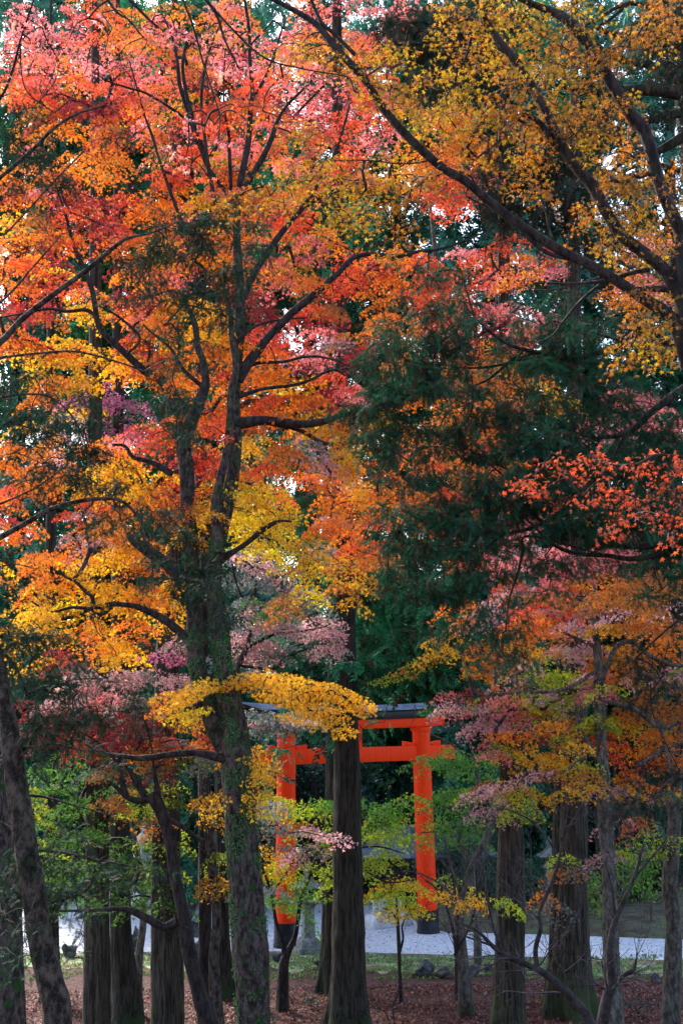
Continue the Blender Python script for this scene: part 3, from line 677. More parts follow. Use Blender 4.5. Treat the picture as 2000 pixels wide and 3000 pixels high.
LM = [
 [(540, 1290, 34), (560, 1235, 38), (590, 1164, 36), (603, 1120, 26), (596, 1060, 20), (580, 1017, 20), (572, 950, 18), (550, 900, 14), (530, 860, 10)],
 [(424, 1088, 24), (375, 1042, 22), (330, 1000, 20), (292, 960, 18), (280, 900, 16), (270, 848, 16), (250, 795, 14), (215, 714, 12), (192, 625, 9), (170, 560, 6)],
 [(690, 1246, 36), (730, 1236, 34), (780, 1232, 26), (842, 1238, 24), (895, 1243, 22), (958, 1232, 20), (1000, 1216, 16), (1040, 1206, 10), (1090, 1210, 5)],
 [(770, 1236, 16), (800, 1242, 13), (850, 1252, 12), (895, 1269, 12), (936, 1294, 12), (970, 1304, 10), (1003, 1303, 8), (1015, 1360, 5), (1045, 1410, 4)],
 [(645, 1640, 30), (690, 1612, 16), (726, 1588, 15), (760, 1560, 16), (797, 1535, 14), (825, 1526, 8), (855, 1528, 5)],
 [(698, 1115, 34), (722, 1070, 34), (760, 1020, 28), (788, 985, 24), (851, 920, 24), (900, 880, 22), (962, 826, 18), (1000, 790, 16), (1029, 759, 15), (1079, 745, 14), (1163, 750, 13), (1230, 736, 11), (1275, 732, 10), (1350, 710, 7), (1420, 680, 4)],
 [(1029, 759, 10), (1070, 715, 8), (1110, 674, 6), (1135, 645, 4)],
 [(710, 870, 30), (735, 820, 22), (770, 760, 22), (811, 700, 20), (850, 650, 17), (891, 602, 15), (925, 550, 12), (945, 513, 10), (985, 440, 8), (1010, 360, 7), (1025, 300, 5)],
 [(895, 603, 12), (930, 582, 12), (962, 571, 10), (1016, 558, 7)],
 [(695, 600, 22), (705, 530, 22), (726, 424, 20), (733, 350, 17), (735, 312, 18), (739, 268, 14), (732, 170, 12), (730, 90, 10), (717, 0, 9), (700, -100, 5)],
 [(690, 590, 20), (735, 520, 18), (775, 450, 18), (797, 401, 16), (815, 350, 12), (840, 310, 10), (864, 285, 9), (900, 250, 5)],
 [(677, 600, 14), (676, 530, 12), (672, 440, 12), (671, 400, 10), (660, 340, 8), (655, 260, 6), (660, 150, 5)],
 [(740, 290, 12), (775, 230, 10), (800, 170, 9), (815, 120, 7), (835, 60, 5)],
 [(695, 620, 16), (660, 560, 13), (610, 491, 13), (590, 430, 20), (576, 401, 20), (550, 320, 16), (527, 250, 13), (520, 180, 10), (505, 110, 8), (480, 50, 6)],
 [(576, 401, 16), (560, 330, 14), (545, 270, 12), (535, 190, 10), (548, 120, 8)],
 [(640, 640, 14), (611, 491, 12), (600, 400, 10), (590, 300, 9), (600, 200, 8), (620, 130, 7), (650, 60, 5)],
 [(545, 680, 11), (510, 590, 11), (486, 522, 10), (465, 460, 9), (446, 397, 9), (425, 340, 7), (397, 241, 6), (380, 180, 4)],
 [(540, 345, 9), (490, 310, 9), (425, 272, 8), (370, 256, 7), (310, 235, 5), (280, 210, 3)],
 [(548, 1870, 28), (482, 1816, 24), (415, 1782, 20), (370, 1772, 16), (326, 1771, 16), (268, 1783, 15), (220, 1803, 13), (179, 1815, 10), (130, 1830, 7), (98, 1834, 5)],
 [(277, 1771, 13), (268, 1745, 11), (254, 1736, 10), (220, 1702, 9), (196, 1691, 8), (152, 1664, 5)],
 [(268, 1783, 10), (210, 1780, 9), (150, 1792, 7), (90, 1760, 5)],
 [(330, 1778, 10), (300, 1800, 8), (270, 1790, 6)],
 [(540, 1700, 44), (510, 1672, 40), (482, 1646, 34), (429, 1611, 32), (388, 1580, 24), (375, 1560, 10)],
 [(505, 1390, 22), (470, 1368, 18), (442, 1354, 15), (410, 1345, 13), (388, 1338, 12), (366, 1307, 10), (330, 1303, 7)],
 [(667, 2225, 30), (620, 2215, 22), (570, 2205, 18), (500, 2210, 18), (430, 2220, 18), (380, 2218, 14), (300, 2205, 8), (250, 2180, 5)],
 [(592, 2060, 24), (560, 2075, 16), (520, 2085, 10), (490, 2100, 6)],
 [(700, 2020, 20), (735, 2000, 13), (800, 1992, 10), (880, 1998, 8), (960, 2030, 6), (1040, 2060, 4)],
 [(590, 1130, 14), (540, 1085, 12), (500, 1020, 9), (440, 970, 7), (420, 950, 5)],
 [(300, 955, 8), (260, 910, 12), (200, 912, 10), (140, 905, 8), (60, 920, 6), (0, 930, 5)],
 [(370, 1040, 9), (410, 990, 8), (350, 930, 8), (290, 895, 6)],
 [(698, 1000, 16), (740, 960, 9), (800, 940, 7), (900, 930, 5)],
 [(700, 1095, 16), (750, 1065, 10), (830, 1060, 9), (900, 1045, 8), (970, 1052, 6), (1060, 1090, 4)],
 [(692, 1165, 16), (770, 1140, 9), (850, 1130, 10), (905, 1115, 9), (970, 1085, 8), (1060, 1078, 5)],
 [(600, 1680, 14), (540, 1640, 10), (620, 1560, 8), (640, 1500, 6)],
]
for k, pl in enumerate(LM): t.limb(pl, B1 + [-0.3, 0.25, 0, 0.4, -0.1][k % 5]*0.6)
# --- near branches of the left pine (trunk leaning out at lower left)
D = 13.5; b = base_at(190, D)
t = Tree('fir_tree', 'leaning rough grey-brown fir at the left edge with dark feathery sprays', 'tree', b, 'pine_bark', HINOKI, 'needle'); TR['nl'] = t
t.stem([(170, 3000, 84), (150, 2880, 80), (120, 2740, 76), (98, 2600, 72), (72, 2450, 68), (52, 2320, 64), (35, 2200, 60), (18, 2080, 54), (-6, 1950, 46), (-50, 1750, 40), (-72, 1500, 34), (-84, 1100, 28), (-88, 600, 22), (-85, 100, 14), (-85, -400, 5)], D, b, sides=22, rough=0.25)
for pl in [[(-70, 1060, 22), (9, 995, 20), (67, 933, 18), (165, 857, 17), (250, 795, 15), (348, 714, 12), (384, 696, 9), (450, 680, 6), (520, 650, 4)],
           [(-75, 600, 14), (0, 522, 12), (89, 446, 11), (156, 379, 9), (223, 335, 8), (312, 308, 5)],
           [(-60, 1610, 20), (0, 1575, 18), (89, 1526, 16), (156, 1490, 14), (250, 1466, 12), (339, 1463, 10), (384, 1490, 8), (415, 1535, 5), (428, 1590, 4)],
           [(-70, 1060, 10), (0, 1048, 9), (112, 1035, 8), (223, 1030, 7), (335, 1057, 6), (424, 1088, 5)],
           [(20, 2180, 12), (90, 2190, 9), (160, 2180, 7), (240, 2200, 4)], [(60, 2330, 10), (130, 2335, 7), (220, 2360, 5), (330, 2390, 3)],
           [(95, 2490, 10), (200, 2500, 8), (290, 2520, 6), (400, 2540, 3)], [(50, 2440, 12), (20, 2420, 10), (-20, 2400, 8)],
           [(-60, 1180, 10), (0, 1165, 8), (80, 1155, 7), (150, 1165, 6), (220, 1230, 5), (260, 1330, 4)], [(0, 1900, 12), (50, 1960, 9), (80, 2040, 6)],
           [(-70, 1330, 10), (20, 1240, 6), (60, 1245, 5), (150, 1280, 4)], [(-80, 660, 8), (0, 690, 6), (60, 640, 6), (170, 520, 5), (250, 440, 4)],
           [(-70, 950, 9), (30, 860, 7), (100, 780, 6), (180, 690, 4)], [(280, 2560, 9), (250, 2610, 10), (170, 2640, 8), (90, 2660, 5)], [(-60, 1500, 9), (40, 1460, 6), (120, 1420, 5), (200, 1360, 4)]]:
    t.limb(pl, 13.7)
# far left dark trunk with flaky bark
cedar('tl', 'dark trunk with pale peeling bark flecks in the bottom left corner', [(22, 3050, 110), (20, 2800, 104), (15, 2550, 98), (0, 2200, 86), (-50, 1700, 64), (-75, 800, 38), (-85, 0, 10)], 21.0, 'moss_bark', 0.1)

# --- near right maple
D = 11.0; b = base_at(2150, D)
t = maple('nm', 'near maple leaning in from the right edge with golden yellow leaves and thick dark boughs', b, 'maple_bark')
t.stem([(2150, 3000, 110), (2130, 2600, 104), (2110, 2000, 96), (2090, 1500, 90), (2060, 1200, 84), (2035, 1060, 76), (2015, 960, 66), (1996, 860, 62), (1985, 760, 58)], D, b)
LN = [
 [(2020, 1080, 66), (1990, 985, 54), (1950, 920, 50), (1890, 880, 46), (1830, 840, 42), (1750, 790, 40), (1660, 745, 38), (1590, 705, 38), (1530, 665, 36), (1480, 630, 36), (1420, 580, 34), (1360, 530, 32), (1300, 495, 32), (1240, 445, 32), (1170, 375, 30), (1110, 300, 29), (1070, 235, 28), (1020, 180, 27), (975, 130, 26), (930, 75, 23), (880, 40, 21), (820, 8, 18), (760, -20, 14)],
 [(1040, 160, 16), (975, 95, 15), (945, 70, 14), (920, 20, 12), (905, -20, 10)],
 [(1990, 870, 54), (1940, 790, 46), (1890, 745, 44), (1820, 690, 42), (1775, 620, 42), (1735, 545, 42), (1690, 490, 40), (1640, 420, 38), (1600, 330, 34), (1565, 270, 32), (1535, 210, 32), (1495, 160, 30), (1450, 105, 26), (1420, 55, 20), (1400, 20, 12)],
 [(1990, 760, 52), (1995, 690, 50), (1960, 610, 48), (1925, 520, 44), (1905, 440, 44), (1880, 375, 46), (1835, 320, 42), (1795, 250, 44), (1765, 200, 46), (1720, 130, 44), (1680, 80, 42), (1640, 45, 36), (1580, 20, 26), (1520, -5, 20), (1480, -30, 14)],
 [(1650, 440, 28), (1620, 420, 24), (1590, 370, 22), (1560, 345, 18), (1530, 335, 12)],
 [(1510, 170, 14), (1475, 150, 16), (1455, 140, 10)],
 [(1900, 790, 16), (1850, 800, 14), (1780, 820, 12), (1700, 830, 9), (1600, 830, 6)],
 [(1670, 760, 14), (1600, 740, 15), (1550, 700, 14), (1515, 660, 12), (1500, 620, 10)],
 [(1640, 745, 10), (1620, 700, 7), (1605, 660, 5)], [(1400, 570, 8), (1380, 520, 6), (1340, 500, 5)],
 [(1760, 830, 12), (1700, 880, 10), (1650, 940, 9), (1620, 980, 7), (1585, 1000, 5)],
 [(1300, 505, 7), (1250, 530, 6), (1200, 560, 5), (1120, 600, 4)],
 [(1260, 470, 7), (1180, 480, 5), (1080, 470, 4), (960, 470, 3)],
 [(1990, 890, 30), (1960, 850, 24), (1900, 845, 20), (1830, 850, 12)],
]
for pl in LN: t.limb([(a, b_, w_*0.84) for a, b_, w_ in pl], 11.0, rough=0.3, fine=0.06, sides=18, sub=9)
TR['nm'].ivy_n = 0

# --- near right cedar carrying the dark needle boughs
D = 15.0; b = base_at(2110, D)
t = Tree('cedar_tree', 'near dark cedar off the right edge whose drooping needle boughs fill the right centre', 'tree', b, 'dark_bark', NEEDLE, 'needle'); TR['nr'] = t
t.stem([(2120, 3000, 120), (2115, 2400, 114), (2105, 1700, 100), (2100, 1000, 84), (2095, 300, 60), (2090, -300, 30), (2090, -700, 8)], D, b, sides=20)
for pl in [[(2080, 1100, 34), (1990, 1145, 26), (1935, 1185, 24), (1900, 1215, 20), (1860, 1255, 18), (1820, 1275, 15), (1760, 1282, 11), (1720, 1280, 7), (1640, 1250, 4)],
           [(1830, 1275, 14), (1800, 1330, 11), (1775, 1365, 8), (1740, 1420, 5)],
           [(2080, 1610, 34), (1990, 1590, 26), (1920, 1598, 22), (1830, 1600, 20), (1760, 1590, 16), (1700, 1570, 15), (1640, 1555, 14), (1590, 1530, 14), (1555, 1500, 12), (1525, 1460, 11), (1505, 1410, 9), (1490, 1380, 7), (1440, 1350, 5), (1390, 1300, 4)],
           [(1980, 1600, 22), (1900, 1630, 18), (1840, 1637, 15), (1780, 1628, 13), (1720, 1625, 12), (1670, 1618, 11), (1620, 1595, 10), (1570, 1550, 7), (1540, 1520, 5)],
           [(2090, 1470, 30), (1960, 1475, 26), (1860, 1468, 22), (1790, 1462, 20), (1735, 1465, 18), (1680, 1490, 17), (1620, 1518, 15), (1560, 1545, 12), (1500, 1560, 10), (1440, 1562, 8), (1380, 1570, 6), (1300, 1600, 4)],
           [(1720, 1468, 12), (1670, 1480, 9), (1620, 1510, 6)],
           [(2080, 1010, 26), (1960, 1000, 20), (1850, 1010, 22), (1760, 1030, 16), (1680, 1055, 15), (1640, 1050, 14), (1590, 1035, 13), (1540, 1025, 12), (1490, 1010, 10), (1450, 985, 9), (1420, 960, 7), (1390, 930, 5), (1350, 880, 4)],
           [(1600, 1040, 11), (1560, 1035, 10), (1500, 1060, 10), (1430, 1075, 8), (1360, 1078, 6), (1300, 1070, 4), (1200, 1060, 3)],
           [(1530, 1030, 9), (1480, 1070, 10), (1430, 1110, 8), (1390, 1130, 5)],
           [(1760, 1625, 5), (1550, 1570, 8), (1530, 1620, 9), (1515, 1680, 8), (1490, 1760, 6), (1480, 1850, 4)],
           [(1480, 1560, 9), (1420, 1610, 8), (1380, 1680, 7), (1340, 1740, 5), (1300, 1790, 4)],
           [(1400, 1570, 8), (1330, 1650, 6), (1250, 1700, 4)], [(1390, 930, 6), (1365, 850, 5), (1350, 790, 3)],
           [(1510, 1420, 7), (1480, 1400, 6), (1420, 1350, 5), (1370, 1330, 4), (1300, 1300, 3)], [(1850, 1010, 12), (1790, 990, 8), (1720, 970, 6), (1620, 940, 4)],
           [(1380, 1100, 5), (1385, 1160, 5), (1370, 1230, 4), (1300, 1290, 3)], [(1600, 1540, 8), (1640, 1400, 6), (1690, 1300, 4)]]:
    t.limb(pl, 14.6)

# --- others
def mk(key, label, base, stems, limbs, d, bark='maple_bark', tmpl=LEAF3, **k):
    t = maple(key, label, base, bark, tmpl, **k)
    bb = np.array(base); bb[2] -= 0.1
    for i, s in enumerate(stems): t.stem(s, d, bb if i == 0 else None)
    for s in limbs: t.limb(s, d)
    t.ivy_n = 1
    return t
mk('m2', 'tall pink and scarlet maple filling the top left behind the mossy maple', base_at(600, 31.5),
   [[(600, 2900, 40), (600, 2500, 38), (598, 2100, 36), (590, 1700, 32), (585, 1300, 28), (580, 900, 24), (575, 650, 22), (540, 480, 18), (520, 350, 14), (470, 200, 8)]],
   [[(585, 1200, 16), (480, 1150, 12), (380, 1120, 8), (300, 1080, 5)], [(580, 800, 16), (450, 650, 12), (300, 420, 9), (150, 250, 6), (60, 150, 4)],
    [(540, 480, 12), (620, 300, 9), (720, 150, 6), (800, 60, 4)], [(580, 700, 14), (720, 500, 10), (900, 300, 8), (1050, 150, 5), (1100, 60, 3)], [(400, 560, 9), (250, 380, 7), (230, 200, 4)]], 31.0)
mk('m3', 'vivid orange and pink maple on the short grey trunk, seen through dark cedar boughs', base_at(1358, 33.0),
   [[(1362, 2920, 44), (1354, 2820, 34), (1345, 2720, 30), (1348, 2640, 22), (1380, 2540, 18), (1425, 2450, 18), (1462, 2350, 18), (1478, 2200, 18), (1470, 1900, 18), (1420, 1650, 18), (1330, 1300, 18), (1290, 1000, 16), (1270, 700, 12), (1240, 450, 7)]],
   [[(1320, 1500, 12), (1200, 1420, 9), (1080, 1400, 6), (1000, 1450, 4)], [(1310, 1300, 12), (1400, 1150, 9), (1450, 1000, 6), (1450, 850, 4)], [(1290, 1000, 10), (1200, 850, 8), (1150, 700, 5)],
    [(1352, 2630, 10), (1320, 2540, 7), (1300, 2450, 4)], [(1340, 2640, 9), (1290, 2590, 7), (1230, 2560, 4), (1180, 2550, 3)],
    [(1290, 900, 9), (1420, 820, 7), (1600, 850, 5), (1850, 780, 4)], [(1340, 1500, 10), (1500, 1480, 7), (1650, 1450, 5), (1800, 1330, 4)]], 32.5, 'grey_bark')
mk('m4', 'slender pale-stemmed maple on the right with pink, orange and gold leaf layers', base_at(1800, 27.5),
   [[(1800, 3010, 54), (1795, 2900, 48), (1788, 2750, 46), (1782, 2600, 44), (1776, 2450, 42), (1768, 2330, 40), (1760, 2220, 38), (1758, 2130, 34), (1755, 2050, 30), (1750, 1930, 26), (1735, 1800, 20), (1740, 1720, 14), (1760, 1640, 9)]],
   [[(1757, 2230, 26), (1735, 2200, 20), (1710, 2160, 16), (1692, 2120, 12), (1685, 2060, 8)], [(1770, 2400, 18), (1830, 2370, 16), (1860, 2340, 12), (1875, 2300, 8)],
    [(1758, 2000, 14), (1800, 1900, 14), (1850, 1880, 14), (1900, 1920, 13), (1960, 1945, 12), (2020, 1950, 8)], [(1752, 1960, 14), (1650, 2020, 10), (1500, 2030, 8), (1380, 2040, 5)],
    [(1760, 2160, 12), (1650, 2260, 9), (1500, 2290, 7), (1390, 2330, 4)], [(1755, 2050, 12), (1860, 2080, 14), (1930, 2130, 14), (2000, 2110, 10)], [(1740, 1780, 12), (1680, 1740, 12), (1640, 1760, 8), (1610, 1810, 6)],
    [(1930, 2110, 14), (1960, 2250, 12), (1970, 2330, 10), (1990, 2380, 8)], [(1870, 2240, 14), (1950, 2190, 14), (2010, 2180, 10)], [(1745, 1850, 10), (1800, 1720, 9), (1900, 1670, 7), (1980, 1700, 4)], [(1640, 1640, 4), (1700, 1700, 8), (1738, 1790, 9)],
    [(1750, 1900, 10), (1620, 1840, 8), (1560, 1830, 6), (1480, 1880, 4)]], 27.0, 'grey_bark')
TR['m4'].ivy_n = 1
mk('m5', 'small crooked brown maple with dark red leaves leaning left of the mossy maple', base_at(612, 26.0),
   [[(606, 3000, 50), (585, 2920, 44), (560, 2820, 42), (545, 2740, 40), (530, 2650, 36), (512, 2560, 34), (500, 2470, 32), (480, 2400, 34), (458, 2350, 40), (440, 2330, 32)]],
   [[(440, 2340, 28), (400, 2345, 20), (372, 2335, 16), (345, 2310, 12), (320, 2290, 8)], [(425, 2330, 24), (400, 2290, 20), (385, 2265, 14), (370, 2240, 8)], [(372, 2335, 18), (358, 2290, 16), (350, 2240, 12), (352, 2200, 8)],
    [(465, 2340, 20), (458, 2290, 14), (450, 2240, 8), (445, 2190, 5)], [(490, 2400, 18), (530, 2420, 14), (570, 2450, 12), (600, 2465, 10)], [(350, 2240, 10), (280, 2170, 7), (200, 2130, 5), (120, 2120, 3)],
    [(520, 2700, 30), (480, 2715, 26), (430, 2690, 24), (385, 2668, 22), (340, 2662, 14), (250, 2668, 9), (170, 2668, 6)], [(445, 2190, 6), (400, 2050, 5), (300, 1990, 4), (150, 2000, 3)]], 26.0)
mk('m6', 'slim moss-green maple with silvery mauve sky sheen painted on its leaves between pale cedar and mossy maple', base_at(640, 28.6),
   [[(638, 3010, 40), (630, 2900, 34), (628, 2800, 30), (636, 2700, 28), (628, 2600, 26), (618, 2500, 26), (610, 2400, 26), (600, 2320, 26), (602, 2200, 22), (650, 2050, 20), (720, 1900, 16), (740, 1800, 12), (750, 1700, 7)]],
   [[(605, 2400, 14), (585, 2350, 10), (570, 2320, 6)], [(720, 1900, 10), (800, 1860, 8), (880, 1850, 6), (930, 1840, 3)], [(650, 2050, 10), (760, 2080, 7), (850, 2120, 4)], [(735, 1820, 8), (690, 1700, 6), (680, 1640, 3)], [(612, 2430, 10), (700, 2420, 6), (800, 2420, 4)], [(700, 1950, 8), (800, 1960, 8), (830, 1930, 6), (900, 1900, 4)]], 28.4, 'moss_bark')
mk('g1', 'spreading green maple over the road gap at lower left', base_at(402, 33.5),
   [[(402, 2855, 30), (410, 2780, 22), (420, 2700, 20), (418, 2600, 18), (400, 2480, 14), (380, 2400, 8)]],
   [[(418, 2620, 9), (300, 2520, 8), (200, 2450, 6), (120, 2400, 4)], [(412, 2560, 9), (480, 2480, 6), (540, 2440, 4)], [(400, 2480, 8), (300, 2360, 6), (200, 2300, 4)], [(420, 2660, 8), (320, 2600, 6), (180, 2580, 4)]], 33.3, 'grey_bark')
mk('g2', 'forked young maple with lime green leaves between the mossy maple and the torii', base_at(825, 33.6),
   [[(828, 2885, 34), (832, 2820, 28), (842, 2790, 22), (862, 2750, 15), (872, 2700, 12), (880, 2640, 10), (910, 2560, 8), (940, 2460, 6), (930, 2400, 4)]],
   [[(836, 2815, 16), (825, 2750, 13), (808, 2700, 11), (795, 2620, 9), (760, 2520, 7), (720, 2450, 4)], [(910, 2560, 8), (1000, 2500, 7), (1100, 2480, 5), (1180, 2500, 3)], [(940, 2460, 6), (1050, 2380, 5), (1150, 2370, 3)], [(1000, 2500, 6), (1120, 2580, 5), (1200, 2580, 3)],
    [(795, 2620, 7), (850, 2540, 5), (890, 2470, 3)]], 33.6)
mk('g3', 'green maple spreading just right of the right torii pillar', base_at(1392, 38.5),
   [[(1398, 2760, 22), (1385, 2640, 18), (1378, 2540, 18), (1350, 2480, 18), (1345, 2440, 14), (1375, 2380, 14), (1400, 2330, 12), (1390, 2240, 9), (1370, 2150, 5)]],
   [[(1378, 2540, 16), (1400, 2500, 15), (1425, 2446, 14), (1447, 2380, 12), (1455, 2320, 8)], [(1390, 2240, 7), (1320, 2180, 5), (1260, 2150, 3)], [(1400, 2330, 7), (1320, 2330, 5), (1250, 2360, 3)], [(1375, 2400, 7), (1300, 2430, 5), (1230, 2440, 3)], [(1380, 2160, 6), (1330, 2080, 5), (1280, 2050, 3)]], 38.3, 'grey_bark')
mk('sap', 'thin sapling with yellow leaves standing in the litter right of the middle cedar', base_at(1172, 34.2),
   [[(1174, 2920, 12), (1170, 2850, 10), (1168, 2780, 11), (1165, 2720, 10), (1162, 2660, 7), (1158, 2600, 4)]],
   [[(1170, 2790, 8), (1180, 2750, 6), (1178, 2710, 5), (1200, 2670, 3)], [(1164, 2700, 6), (1145, 2670, 4), (1120, 2660, 3)]], 34.2)
mk('t4', 'grey-brown trunk with a sawn branch stub near the right edge', base_at(1966, 29.0),
   [[(1962, 3010, 62), (1966, 2900, 54), (1970, 2780, 50), (1972, 2700, 44), (1960, 2600, 42), (1968, 2500, 42), (1975, 2400, 36), (1985, 2200, 28), (2000, 2000, 22), (2010, 1800, 14)]],
   [[(1970, 2752, 18), (1978, 2745, 17), (1985, 2743, 16)], [(1985, 2200, 12), (1930, 2100, 8), (1880, 2050, 5)], [(1978, 2350, 10), (1900, 2300, 7), (1830, 2280, 4)]], 28.8, 'grey_bark')
# red maple reaching in at the very top left
D = 9.0; b = base_at(-260, D)
t = maple('nt', 'near scarlet maple reaching in from beyond the left edge across the top', b)
t.stem([(-260, 3000, 120), (-260, 2000, 110), (-250, 1000, 90), (-220, 400, 70), (-180, 0, 50), (-150, -300, 20)], D, b)
for pl in [[(-220, 400, 30), (-60, 300, 12), (0, 290, 9), (40, 200, 8), (60, 120, 6), (100, 0, 5)], [(-200, 200, 30), (0, -60, 22), (250, -120, 18), (500, -80, 14), (620, 20, 10), (660, 120, 7), (700, 200, 5)],
           [(500, -80, 10), (560, 60, 8), (600, 200, 6), (640, 320, 4)], [(60, 130, 5), (75, 260, 4), (160, 330, 3)], [(620, 20, 8), (760, 160, 6), (880, 200, 5), (1000, 220, 3)], [(250, -120, 12), (330, 20, 8), (380, 60, 6), (420, 110, 4)], [(380, 0, 10), (440, 60, 8), (465, 80, 6)]]:
    t.limb(pl, 9.2)

# ================================================================== FOLIAGE MAPS
G = 200/3.0
mid_rows = """
.p.pro.oooo..opppp............
.ppprOOo.pp.po.orr............
popppprpOppppO.oo.............
rrorproooRrrppp.r.............
pOrRRroyrryopoprrpoo..........
OOoooRooprrooyorp.ooo.........
..oOoO.yryoo.oyrp.oooo........
o.o.o..ryroop.rp..orop........
oorRRrooyooooo....rrr.........
yOrRyroo....rr................
ooor.o.yooooooo....pp.r.....p.
ooo..oooyoooyy.roorrrroop..pp.
roryooooyRRyyorroorrrpo.r..opp
RROyRopyyyoRRrOpo.rppppp......
orR..royyyoRrpROo.Opooop......
oyyoyyRroooorpmRRO.oooyo......
.yoyoo.oooooyyr....ooooo......
.oywww...oorooRp..ooooooy..pp.
.y.mwwRroroooyyoy.ooooo...pp.p
oOm.oproo.yyommy..ooo......m..
oOoyyyyrRroro.mooorooooo......
rooy.yyo.yyor.ooooorooo.r.....
oo.rOOooyyYYy.ooopo.o..p..o...
o..mOOO.y.YYyyror.....p....p..
yoooyyo...smYymOO...opmppppp..
Ooyyyyoy..sssYOy......mOpOOOOO
OyyYyyoy..sgOs......om.rrmmOOm
.ll.oo....mmsmm.......ooomyOOO
y.R.oy.m..mms.m....y.oOymmyO.o
yy.m.mmm.............omllmoOmm
..mmpsmyy...........pmpmmmpOOO
.R.RRRRoy..sss......mmmOomlyOO
..RrRRorory..........poyoyrooO
.gggsOOsss.y......gggg.yyyR.oo
.lgggg.l...y.......gmmlyOOmyo.
.lgggOOl.y.sl.l.gg.ggmOO...ryO
.lggg.ll...sOll.lllgg.....mmlO
.lggggll.l.yymm.ll.......mmml.
.ggggggg.y.ll.l.lyl.....ms....
..gggggg...sgg..yl.yy.mOs.....
""".strip().split('\n')
DEP = dict(m1=24.2, m2=31, m3=32.5, m4=27, m5=26, m6=28.4, g1=33.3, g2=33.8, g3=38.3)
def owner(x, y, c):
    if y < 2000:
        if c in 's' or (c in 'mg' and 600 < x < 1000 and y > 1550): return 'm6'
        if c == 'm' and y > 1850 and x < 600: return 'm5'
        if x >= 1333: return 'm4' if y > 1580 else 'm3'
        if x > 1250 and y > 1900: return 'm4'
        if x > 1200 and y < 640: return 'm3'
        if x > 1120 and y > 900: return 'm3'
        if c in 'pw' and y < 620: return 'm2'
        if x < 1200 and x > 850 and y < 330: return 'm2'
        if c in 'mw' and x < 500 and 1050 < y < 1400: return 'm2'
        return 'm1'
    if x < 640:
        if c in 'lg': return 'g1'
        if c in 'yo' and y < 2150: return 'm1'
        return 'm5' if y < 2400 else 'g1'
    if x < 1180:
        if c == 's': return 'm6'
        if y < 2400 and c == 'y': return 'm1'
        return 'g2'
    if x < 1470 and c in 'gl': return 'g3'
    if x < 1300 and y > 2450: return 'g2'
    return 'm4'
def nz(x, y, s=0.004, o=0.0): return noise.noise(Vector((x*s, y*s, o)))
for j, row in enumerate(mid_rows):
    assert len(row) == 30, (j, len(row), row)
    for i, c in enumerate(row):
        if c == '.': continue
        x0 = (i+0.5)*G; y0 = (j+0.5)*G
        k = owner(x0, y0, c); t = TR[k]; d0 = DEP[k]
        ns = 3 if k not in ('g1', 'g2', 'g3') else 2
        if k == 'm4' and y0 > 2120: ns = 2
        if k == 'm4' and y0 > 2330: ns = 1
        for q in range(ns):
            x = x0 + rng.normal(0, 0.37)*G; y = y0 + rng.normal(0, 0.34)*G
            dd = d0 + 1.6*nz(x, y, 0.005, hash(k) % 7*0+3.0) + rng.normal(0, 0.45) + (0.7 if k in ('m1', 'm4', 'm5') else 0.2)
            if k == 'g1': dd -= 5.0 if rng.random() < 0.65 else rng.uniform(0, 4)
            if k == 'm3' and rng.random() < 0.5: dd -= 4.8
            if k == 'm4' and y < 1850: dd -= 5*min(1, (1850-y)/150)
            if k in ('m1', 'm2', 'm3') and nz(x, y, 0.011, 21.0) > 0.30: continue
            cc = c
            if rng.random() < 0.14:
                jj = min(max(j+rng.integers(-1, 2), 0), 39); ii = min(max(i+rng.integers(-1, 2), 0), 29); q2 = mid_rows[jj][ii]
                if q2 != '.': cc = q2
            if k == 'm4' and cc in 'OomR' and y > 1950 and rng.random() < 0.22: cc = 'l' if rng.random() < 0.6 else 'y'
            if cc == 'm' and rng.random() < 0.2: cc = 'O' if k == 'm4' else 's'
            if cc in 'op' and rng.random() < 0.10: cc = 'R'
            if cc in 'oy' and y < 900 and x < 1000 and rng.random() < (0.55 if y < 450 else 0.3): cc = 'c' if rng.random() < 0.6 else 'p'
            if cc == 'l' and k == 'm1': cc = 'y'
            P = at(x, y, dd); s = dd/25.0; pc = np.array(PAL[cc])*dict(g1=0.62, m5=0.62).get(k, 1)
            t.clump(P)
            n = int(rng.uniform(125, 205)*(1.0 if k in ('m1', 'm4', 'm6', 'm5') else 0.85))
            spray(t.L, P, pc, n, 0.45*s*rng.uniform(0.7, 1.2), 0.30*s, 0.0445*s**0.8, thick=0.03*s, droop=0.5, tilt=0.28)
# extra sprays: x, y, rx, ry (pixels), colour, leaves, owner, depth
EX = []
def band(pts, ry, c, n, k, d, step=26):
    pts = np.array(pts, float); seg = np.linalg.norm(np.diff(pts, axis=0), axis=1); s = np.concatenate([[0], np.cumsum(seg)])
    for v in np.arange(0, s[-1], step):
        x = np.interp(v, s, pts[:, 0]); y = np.interp(v, s, pts[:, 1]); e = 1-0.35*abs(2*v/s[-1]-1)
        EX.append((x, y+rng.normal(0, ry*0.22), 42, ry*e, c, n, k, d))
band([(705, 2010), (780, 1990), (860, 2000), (940, 2020), (1010, 2050), (1075, 2085)], 34, 'y', 120, 'm1', 23.6)
band([(780, 2030), (860, 2055), (930, 2085), (985, 2120), (1015, 2150)], 30, 'y', 100, 'm1', 23.6)
band([(840, 2090), (900, 2115), (940, 2140)], 22, 'y', 50, 'm1', 23.6)
band([(660, 2010), (600, 2010), (545, 2040), (500, 2085), (470, 2120)], 28, 'y', 90, 'm1', 23.7)
band([(590, 2080), (540, 2100), (500, 2130)], 20, 'Y', 60, 'm1', 23.7)
band([(735, 2230), (765, 2260), (770, 2300), (745, 2340), (738, 2400)], 20, 'y', 26, 'm1', 23.5, 22)
